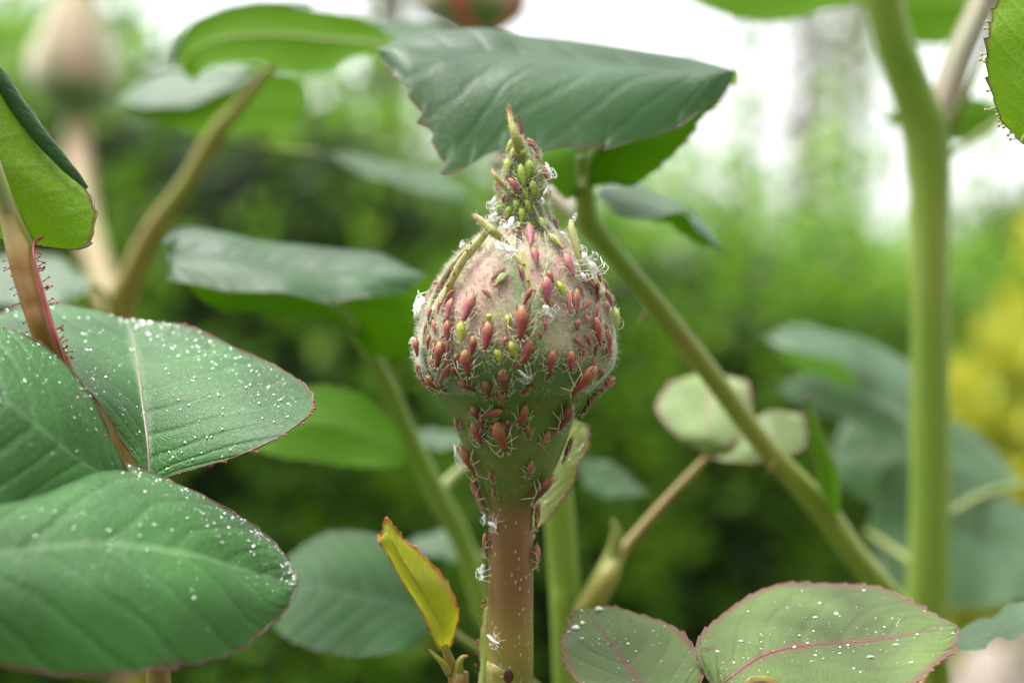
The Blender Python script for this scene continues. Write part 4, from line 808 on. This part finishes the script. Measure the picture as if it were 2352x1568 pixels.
# young yellow leaf beside the stem
young = empty('rose_leaf', foot(-.03, -.12), 'small young yellow leaf with orange-red toothed margin beside the bud stem', 'leaf')
stem('stalk', to_ground([(1020, 1478, 162, 8), (1030, 1510, 162, 11), (1042, 1545, 162, 15), (1050, 1600, 162, 18), (1060, 1700, 162, 20)], foot(-.03, -.12), 2), M['petiole_red'], young, n=60)
rY = []
leaf('blade', [((1012, 1490, 162), (1020, 1492, 162), (1034, 1488, 162)), ((990, 1445, 162), (1018, 1450, 161), (1042, 1455, 162)), ((950, 1375, 162.5), (990, 1395, 160.5), (1053, 1405, 162.5)), ((915, 1315, 162.5), (955, 1335, 160), (1030, 1345, 162.5)), ((893, 1275, 162.5), (922, 1285, 160.5), (980, 1285, 162.5)), ((872, 1240, 162), (900, 1240, 161), (930, 1240, 162)), ((879, 1220, 162), (892, 1215, 161.5), (905, 1214, 162)), (887, 1188, 162)], M['leaf_young'], young, 'top', teeth=15, tooth=.42, nu=10, veins=9, margin=M['margin_orange'], mrad=.1, seed=91, ret=rY)
stem('stipule', [(985, 1490, 161, 1.5), (995, 1500, 161, 4), (1015, 1520, 161, 7), (1032, 1545, 161.5, 10)], M['tip'], young, n=20)
stem('stipule', [(1076, 1506, 161, 2), (1064, 1508, 161, 5), (1056, 1520, 161, 8), (1054, 1550, 161.5, 12)], M['tip'], young, n=20)

# ------------------------------------------------------------------ aphids
def aphid_mat(name, tail=None, belly=.0):
    s = NT(name); tc = s.n('ShaderNodeTexCoord'); ob = tc.outputs['Object']; oc = s.n('ShaderNodeObjectInfo')
    sp = s.n('ShaderNodeSeparateXYZ', {0: ob}); c = oc.outputs['Color']
    nz = s.noise(ob, 7.0, 3)
    if tail:
        f = s.map(s.math('ADD', sp.outputs[0], s.math('MULTIPLY_ADD', nz, .9, -.45)), -.02, -.38, 0, .9, True); c = s.mix(f, c, c4(tail))
    nz2 = s.noise(ob, 16.0, 4); v = s.math('MULTIPLY', s.map(nz, .3, .7, .7, 1.25), s.map(nz2, .3, .7, .7, 1.25)); c = s.mix(1.0, c, s.n('ShaderNodeCombineColor', {0: v, 1: v, 2: v}).outputs[0], 'MULTIPLY')
    hd = s.map(sp.outputs[0], .12, .46, 1, .62); c = s.mix(1.0, c, s.n('ShaderNodeCombineColor', {0: hd, 1: hd, 2: hd}).outputs[0], 'MULTIPLY')
    seg = s.math('ABSOLUTE', s.math('SINE', s.math('MULTIPLY', sp.outputs[0], 34.0)))
    h = s.math('ADD', s.math('MULTIPLY', s.map(seg, 0, .35), .6), s.math('MULTIPLY', s.noise(ob, 40, 2), .4))
    b = s.n('ShaderNodeBump', {'Strength': .4, 'Distance': .00006, 'Height': h}).outputs[0]
    pr = s.n('ShaderNodeBsdfPrincipled', {'Base Color': c, 'Roughness': .55, 'Normal': b, 'Subsurface Weight': .15, 'Subsurface Radius': (1, .35, .2), 'Subsurface Scale': .0004, 'Sheen Weight': .12, 'Sheen Roughness': .4})
    return s.out(pr.outputs[0])
M['aphid_red'] = aphid_mat('aphid_red', (.34, .145, .045)); M['aphid_green'] = aphid_mat('aphid_green')
M['leg'] = plain_mat('aphid_leg', (.60, .56, .36), .4, trans=.25, scale=3); M['leg_dark'] = plain_mat('aphid_dark', (.05, .04, .025), .4, scale=3)
M['amber'] = plain_mat('amber_head', (.36, .18, .03), .3, scale=8)
PR_T = [0, .03, .08, .16, .30, .45, .58, .70, .80, .87, .93, .97, 1.0]
PR_W = [.10, .32, .58, .84, 1.0, .96, .82, .64, .52, .45, .42, .30, .06]
def aphid_mesh(name, seed, mats, plump=1.0, slim=False, crumple=0.0, legs=True, dark_cornicle=True, antenna=.75):
    """body, legs and feelers of one aphid, one unit long, head towards +x, feet at z=0"""
    g = np.random.default_rng(seed); b = Bag(); n, sg = 26, 14; V = []; F = []; mi = []
    bend = g.normal() * .05 + crumple * g.normal() * .25
    T = np.linspace(0, 1, n)
    for t in T:
        w = np.interp(t, PR_T, PR_W) * .21 * plump * (1 + .010 * math.sin(t * 34)); x = t - .5; y = bend * (t - .5) ** 2 * 4 + crumple * .04 * math.sin(t * 13 + seed); zc = .20 + .03 * math.sin(t * 3) + crumple * .05 * math.sin(t * 9 + seed)
        for j in range(sg):
            a = 2 * math.pi * j / sg; k = 1 + crumple * .35 * g.normal(); V.append((x, y + w * math.cos(a) * k, zc + w * .84 * math.sin(a) * k))
    for i in range(n - 1):
        for j in range(sg): F.append((i * sg + j, i * sg + (j + 1) % sg, (i + 1) * sg + (j + 1) % sg, (i + 1) * sg + j))
    F.append(tuple(range(sg))[::-1]); F.append(tuple((n - 1) * sg + j for j in range(sg)))
    F = [f[::-1] for f in F]
    split = [i for i, f in enumerate(F)]
    b.add(V, F, None, 0)
    if len(mats) > 3:   # amber head and thorax
        for q in range(len(F)):
            if np.mean([V[i][0] for i in F[q]]) > .2: b.mi[q] = 3
    def limb(pts, r0, r1, m):
        p = crom(pts, 10); v, f, u = tube_geo(p, np.linspace(r0, r1, 10), 6); b.add(v, f, None, m)
    limb([(-.47, 0, .2), (-.52, 0, .21), (-.57, 0, .22)], .03, .012, 0)          # cauda
    for s in (-1, 1):
        if not crumple: limb([(-.27, s * .13 * plump, .29), (-.38, s * .19, .31), (-.50, s * .22, .31)], .017, .013, 2 if dark_cornicle else 1)
        if legs:
            j = lambda q=.05: g.normal() * q
            for (hx, k, fo) in ((.10, (-.02 + j(), .30, .33), (-.30 + j(.08), .46 + j(), .0)), (.22, (.18 + j(), .30, .30), (.06 + j(.08), .54 + j(), .0)), (.32, (.42 + j(), .24, .28), (.56 + j(.08), .38 + j(), .0))):
                h = (hx, s * .09, .16); kn = (k[0], s * k[1], k[2]); ft = (fo[0], s * fo[1], fo[2])
                limb([h, tuple((a + c_) / 2 + .02 for a, c_ in zip(h, kn)), kn], .019, .014, 1)
                limb([kn, tuple((a + c_) / 2 for a, c_ in zip(kn, ft)), ft], .014, .009, 1)
                ft2 = (ft[0] + (ft[0] - kn[0]) * .18, ft[1] + s * .05, .0); limb([ft, ft, ft2] if False else [ft, tuple((a + c_) / 2 for a, c_ in zip(ft, ft2)), ft2], .011, .007, 2)
        if antenna: limb([(.47, s * .05, .23), (.55, s * .14, .32 + g.random() * .05), (.50 - antenna * .3 + g.normal() * .1, s * (.30 + g.random() * .1), .36), (.45 - antenna * .75, s * (.36 + g.random() * .14), .30)], .014, .007, 1 if g.random() < .6 else 2)
        if not crumple: v, f = uv_ball((.44, s * .075 * plump, .22), .017, 6, 5); b.add(v, f, None, 2)
    o = b.build(name, mats); me = o.data; bpy.data.objects.remove(o); return me
RED = [aphid_mesh('red_aphid', 100 + k, [M['aphid_red'], M['leg'], M['leg_dark']], 1.0) for k in range(5)]
GRN = [aphid_mesh('green_aphid', 120 + k, [M['aphid_green'], M['leg'], M['leg_dark']], 1.05, dark_cornicle=False, antenna=.5) for k in range(3)]
WNG = [aphid_mesh('winged_aphid', 130 + k, [M['aphid_green'], M['leg_dark'], M['leg_dark'], M['amber']], 1.0) for k in range(2)]
SHD = [aphid_mesh('shed_skin', 140 + k, [M['shed'], M['shed'], M['shed']], [.42, .5, .38, .46, .55][k], crumple=.26, antenna=.6) for k in range(5)]
def wing_mesh():
    s = NT('wing_membrane'); tr = s.n('ShaderNodeBsdfTransparent', {0: (.96, .96, .93, 1)}); gl = s.n('ShaderNodeBsdfPrincipled', {'Base Color': (.75, .75, .66, 1), 'Roughness': .2})
    m = s.out(s.n('ShaderNodeMixShader', {0: .22, 1: tr.outputs[0], 2: gl.outputs[0]}).outputs[0]); V = []; F = []; n = 18
    for i in range(n):
        t = i / (n - 1); w = .16 * math.sin(math.pi * min(1, t * .92 + .06)) ** .7
        V += [(-t * 1.35, -w * .35, .05 * t), (-t * 1.35, w * .3, .05 * t + .01), (-t * 1.35, w, .05 * t)]
    for i in range(n - 1):
        for j in range(2): F.append((i * 3 + j, i * 3 + j + 1, i * 3 + 4 + j, i * 3 + 3 + j))
    b = Bag(); b.add(V, F, None, 0)
    for k, ln in enumerate(([0, 1, 2], [0, 1], [0])):
        pts = [V[i * 3 + [0, 1, 2][k]] for i in range(n)]; v, f, u = tube_geo(np.array(pts), np.full(n, .005), 5); b.add(v, f, None, 1)
    o = b.build('wing', [m, M['leg_dark']]); me = o.data; bpy.data.objects.remove(o); return me
WING = wing_mesh()

COLR = {'R': (.28, .034, .042), 'D': (.17, .024, .034), 'P': (.34, .085, .11), 'O': (.25, .045, .024), 'L': (.34, .15, .18), 'G': (.27, .33, .025), 'Y': (.36, .36, .02), 'W': (.34, .42, .10), 'X': (.8, .8, .8)}
used_n = {}
def place(mesh, name, x0, y0, x1, y1, w, ck, label, cat, group, hide=0.0, base_w=.42, lift=0.0, lmul=1.0):
    cx, cy = (x0 + x1) / 2, (y0 + y1) / 2; h = ray_d(cx, cy)
    if h is None:
        q = P(cx, cy, DM - .6); nr = TREE.find_nearest(q); n = (q - nr[0]); dist = n.length; n = n.normalized(); p = nr[0] if dist < .0022 else q - n * .0009
    else:
        p, n = Vector(h[0]), Vector(h[1])
    dd = p.y * 1000 + DM; dr = Vector(((x1 - x0), 0, -(y1 - y0))); Lp = dr.length; dr.normalize()
    vd = (p - cam.location).normalized()
    tg = dr - n * dr.dot(n)
    if tg.length < .25: tg = dr.copy()
    tg.normalize(); fs = max(.55, (tg - vd * tg.dot(vd)).length)
    Lw = px(Lp, dd) / fs * 1.02 * lmul; Ww = px(w, dd) / base_w
    y_ = n.cross(tg).normalized(); n2 = tg.cross(y_).normalized()
    mt = Matrix((tg, y_, n2)).transposed().to_4x4()
    o = bpy.data.objects.new(name, mesh); col.objects.link(o)
    p = p + n * (.02 * Lw + lift + (.00005 if 520 < cy < 800 else 0))
    # keep the drawn middle of the body where it was seen: the body stands off the surface
    o.matrix_world = Matrix.Translation(p) @ mt @ Matrix.Diagonal((Lw, Ww, Ww * .95, 1))
    cc = COLR[ck]; j = np.random.default_rng(int(x0 * 7 + y0)).uniform(.85, 1.15, 3); o.color = (cc[0] * j[0], cc[1] * j[1], cc[2] * j[2], 1)
    return tag(o, label, cat, group)

def zc(z, x, y):
    if z == 1: return 871.6 + .2566 * x, 201.2 + .2566 * y
    if z == 2: return 871.6 + .2566 * x, 536.4 + .2566 * y
    if z == 3: return 871.6 + .2566 * x, 871.7 + .2566 * y
    return 804.6 + .2566 * x, 1166 + .2566 * y
def zone(y):
    if y < 535: return 'on the pointed tip of the bud', 'tip'
    if y < 735: return 'on the felted upper half of the bud', 'upper bud'
    if y < 910: return 'round the widest part of the bud', 'bud waist'
    if y < 1160: return 'on the smooth green hip below the bud', 'hip'
    return 'on the red-green stem below the hip', 'stem'
TINT = {'R': 'red', 'D': 'dark red', 'P': 'pink', 'O': 'orange-red', 'L': 'lilac pink', 'G': 'green', 'Y': 'yellow-green', 'W': 'pale green'}
REDS = [(2,640,270,570,530,110,'P'),(2,850,550,800,815,115,'P'),(2,645,600,665,780,85,'P'),(2,560,590,560,735,55,'R'),(2,620,785,660,970,85,'R'),(2,985,800,970,1055,100,'R'),(2,1295,655,1275,965,130,'O'),
 (2,1480,400,1450,640,110,'P'),(2,1490,340,1530,460,70,'P'),(2,1665,200,1670,420,100,'P'),(2,1385,150,1390,310,80,'P'),(2,1352,-55,1335,145,80,'P'),(2,1770,520,1700,725,75,'O'),(2,1710,520,1655,735,60,'P'),(2,1895,750,1935,1020,90,'R'),
 (2,2030,860,1985,1110,85,'R'),(2,1370,945,1300,1165,95,'R'),(2,1535,1040,1505,1235,85,'R'),(2,1690,1045,1690,1235,80,'R'),(2,800,1025,810,1270,115,'R'),(2,860,920,850,1090,80,'R'),(2,600,970,545,1200,110,'O'),(2,700,1070,710,1190,60,'D'),
 (2,1130,925,1125,1015,50,'P'),(2,1110,1185,1125,1400,95,'D'),(2,975,1290,975,1440,85,'D'),(2,640,1190,720,1260,60,'D'),(2,720,1290,870,1390,75,'D'),(2,340,1165,420,1270,60,'R'),(2,460,1225,560,1380,110,'O'),(2,370,1325,480,1440,60,'R'),
 (2,330,940,390,1100,70,'R'),(2,1900,1150,1670,1410,140,'O'),(2,2090,1270,1900,1370,110,'P'),(2,1960,1180,1935,1300,80,'R'),(2,2000,1430,1960,1510,80,'R'),(2,2015,610,1990,740,70,'P'),(2,1930,320,1950,450,55,'P'),(2,1765,770,1730,870,70,'P'),
 (2,1350,1350,1270,1425,50,'D'),(3,1920,140,1880,360,85,'D'),(1,1330,465,1360,620,75,'R'),(1,1410,590,1395,690,45,'R'),(1,970,790,1030,900,55,'R'),(1,1130,960,1145,1045,60,'R'),(1,1655,1145,1650,1260,75,'L'),(1,1220,1290,1275,1360,60,'D'),(1,900,1400,890,1475,35,'R'),
 (3,870,215,880,345,80,'D'),(3,1100,235,960,320,75,'R'),(3,1295,205,1270,395,80,'R'),(3,725,330,720,465,55,'R'),(3,870,360,925,565,90,'R'),(3,1065,355,1130,630,125,'O'),(3,1150,350,1150,430,50,'D'),(3,1670,180,1600,440,115,'D'),
 (3,765,570,920,850,105,'O'),(3,1735,520,1570,720,70,'D'),(3,820,880,940,1170,95,'P'),(3,1520,825,1330,1080,105,'D'),(3,1380,1110,1450,1340,75,'R'),(4,1170,220,1200,430,65,'R'),(4,1690,330,1610,540,80,'P'),(2,500,980,510,1110,55,'R'),(2,1430,890,1430,950,40,'D'),(2,2035,1010,2030,1130,60,'D'),(2,560,1290,600,1420,60,'D')]
GREENS = [(1,1170,480,1180,590,50,'Y'),(1,1205,560,1200,650,45,'G'),(1,1270,560,1300,635,50,'G'),(1,1150,670,1200,750,60,'Y'),(1,1265,720,1280,890,70,'G'),(1,1345,680,1345,810,75,'G'),(1,1370,850,1380,970,60,'G'),(1,1295,920,1310,1010,50,'G'),
 (1,1225,1025,1225,1110,50,'G'),(1,1315,1020,1335,1115,50,'G'),(1,1170,1080,1170,1160,50,'G'),(1,1270,1100,1270,1210,55,'G'),(1,1095,1060,1100,1120,50,'G'),(2,745,820,775,955,75,'Y'),(2,1155,745,1160,840,50,'Y'),(2,990,735,990,785,50,'Y'),
 (2,1185,985,1240,1110,75,'G'),(2,1050,1050,1090,1145,60,'G'),(2,1595,455,1625,565,60,'Y'),(2,1510,580,1500,650,55,'Y'),(1,1330,1225,1330,1275,45,'Y'),(1,1245,1230,1245,1265,40,'Y'),(2,2080,690,2055,830,80,'W')]
WINGED = [(1,1435,1175,1490,1345,75,'W'),(1,1535,1320,1595,1500,80,'W'),(2,1125,365,1045,510,75,'W')]
SHEDS = [(1,1430,700,1475,835,60),(1,1055,985,1020,1085,45),(1,950,1160,1060,1150,40),(1,1090,1130,1070,1210,55),(1,1200,1195,1180,1310,50),(2,1075,110,1160,165,65),(2,1150,150,1250,215,60),(2,880,190,860,270,40),(2,850,260,800,335,45),(2,350,640,480,660,70),
 (2,360,770,440,690,60),(2,400,620,470,720,60),(2,340,720,420,740,50),(2,215,935,265,960,40),(2,1450,660,1475,740,60),(2,1475,735,1530,770,45),(2,1765,375,1800,450,50),(2,1690,185,1800,205,55),(2,1800,190,1850,280,60),(2,1845,265,1910,385,65),
 (2,1250,1200,1345,1290,35),(2,2095,1420,2115,1485,45),(3,690,615,580,790,60),(3,985,1200,960,1285,35),(3,1000,1280,1085,1305,35),(4,1225,515,1155,620,55),(4,1245,1155,1370,1200,35),(1,735,1430,790,1440,45),(1,1430,960,1490,900,30),(1,1440,990,1450,1060,30),
 (1,1710,1190,1740,1200,35),(1,1600,1330,1660,1350,35),(1,1130,900,1160,880,30),(1,1130,1250,1150,1300,30)]
ga = np.random.default_rng(77); taken = [((zc(r[0], r[1], r[2])[0] + zc(r[0], r[3], r[4])[0]) / 2, (zc(r[0], r[1], r[2])[1] + zc(r[0], r[3], r[4])[1]) / 2) for r in REDS + GREENS]
areas = [(975, 1040, 640, 890, 17), (1325, 1395, 640, 890, 19), (1040, 1330, 620, 860, 9), (1060, 1300, 900, 1010, 6), (1150, 1255, 400, 520, 5), (1110, 1235, 1040, 1140, 3)]
for (xa_, xb_, ya_, yb_, n_) in areas:          # young slender ones filling the gaps between the big ones
    k_ = 0
    for tr_ in range(400):
        if k_ >= n_: break
        x_, y_ = ga.uniform(xa_, xb_), ga.uniform(ya_, yb_)
        if min(math.hypot(x_ - a, y_ - b) for a, b in taken) < 20: continue
        taken.append((x_, y_)); k_ += 1; L_ = ga.uniform(24, 46) / .2566; an = ga.normal() * .5; zx, zy = (x_ - 871.6) / .2566, (y_ - 536.4) / .2566
        REDS.append((2, zx - math.sin(an) * L_ / 2, zy - math.cos(an) * L_ / 2, zx + math.sin(an) * L_ / 2, zy + math.cos(an) * L_ / 2, L_ * ga.uniform(.32, .42), ga.choice(['R', 'P', 'P', 'D'])))
for k, (z, x0, y0, x1, y1, w, ck) in enumerate(REDS):
    a = zc(z, x0, y0); b_ = zc(z, x1, y1); ph, zn = zone((a[1] + b_[1]) / 2); L = math.hypot(b_[0] - a[0], b_[1] - a[1]); sz = 'large ' if L > 58 else ('small ' if L < 32 else '')
    place(RED[k % 5], 'aphid', *a, *b_, w * .2566 * .94, ck, f'{sz}{TINT[ck]} aphid clinging {ph}', 'aphid', f'{sz}{TINT[ck]} aphids, {zn}')
for k, (z, x0, y0, x1, y1, w, ck) in enumerate(GREENS):
    a = zc(z, x0, y0); b_ = zc(z, x1, y1); ph, zn = zone((a[1] + b_[1]) / 2)
    place(GRN[k % 3], 'aphid', *a, *b_, w * .2566 * 1.10, ck, f'small {TINT[ck]} aphid feeding {ph}', 'aphid', f'{TINT[ck]} aphids, {zn}', lmul=1.28)
for k, (z, x0, y0, x1, y1, w, ck) in enumerate(WINGED):
    a = zc(z, x0, y0); b_ = zc(z, x1, y1); ph, zn = zone((a[1] + b_[1]) / 2)
    o = place(WNG[k % 2], 'winged_aphid', *a, *b_, w * .2566, ck, ['winged pale green aphid with amber head at the foot of the bud tip', 'winged pale green aphid with amber head beside a curved pale sepal rib', 'winged pale green aphid with amber head alone on pink felt'][k], 'aphid', 'winged aphids')
    for s in (-1, 1):
        wgo = bpy.data.objects.new('wing', WING); col.objects.link(wgo); wgo.parent = o; wgo.location = (.16, s * .08, .36); wgo.scale = (1, s, 1); wgo.rotation_euler = (s * .5, .12, s * -.10)
for k, (z, x0, y0, x1, y1, w) in enumerate(SHEDS):
    a = zc(z, x0, y0); b_ = zc(z, x1, y1); ph, zn = zone((a[1] + b_[1]) / 2)
    place(SHD[k % 5], 'shed_skin', *a, *b_, w * .2566 * 1.9, 'X', f'crumpled white shed aphid skin caught {ph}', 'shed skin', f'white shed skins, {zn}', lift=.0001)
print('objects', len(bpy.data.objects))
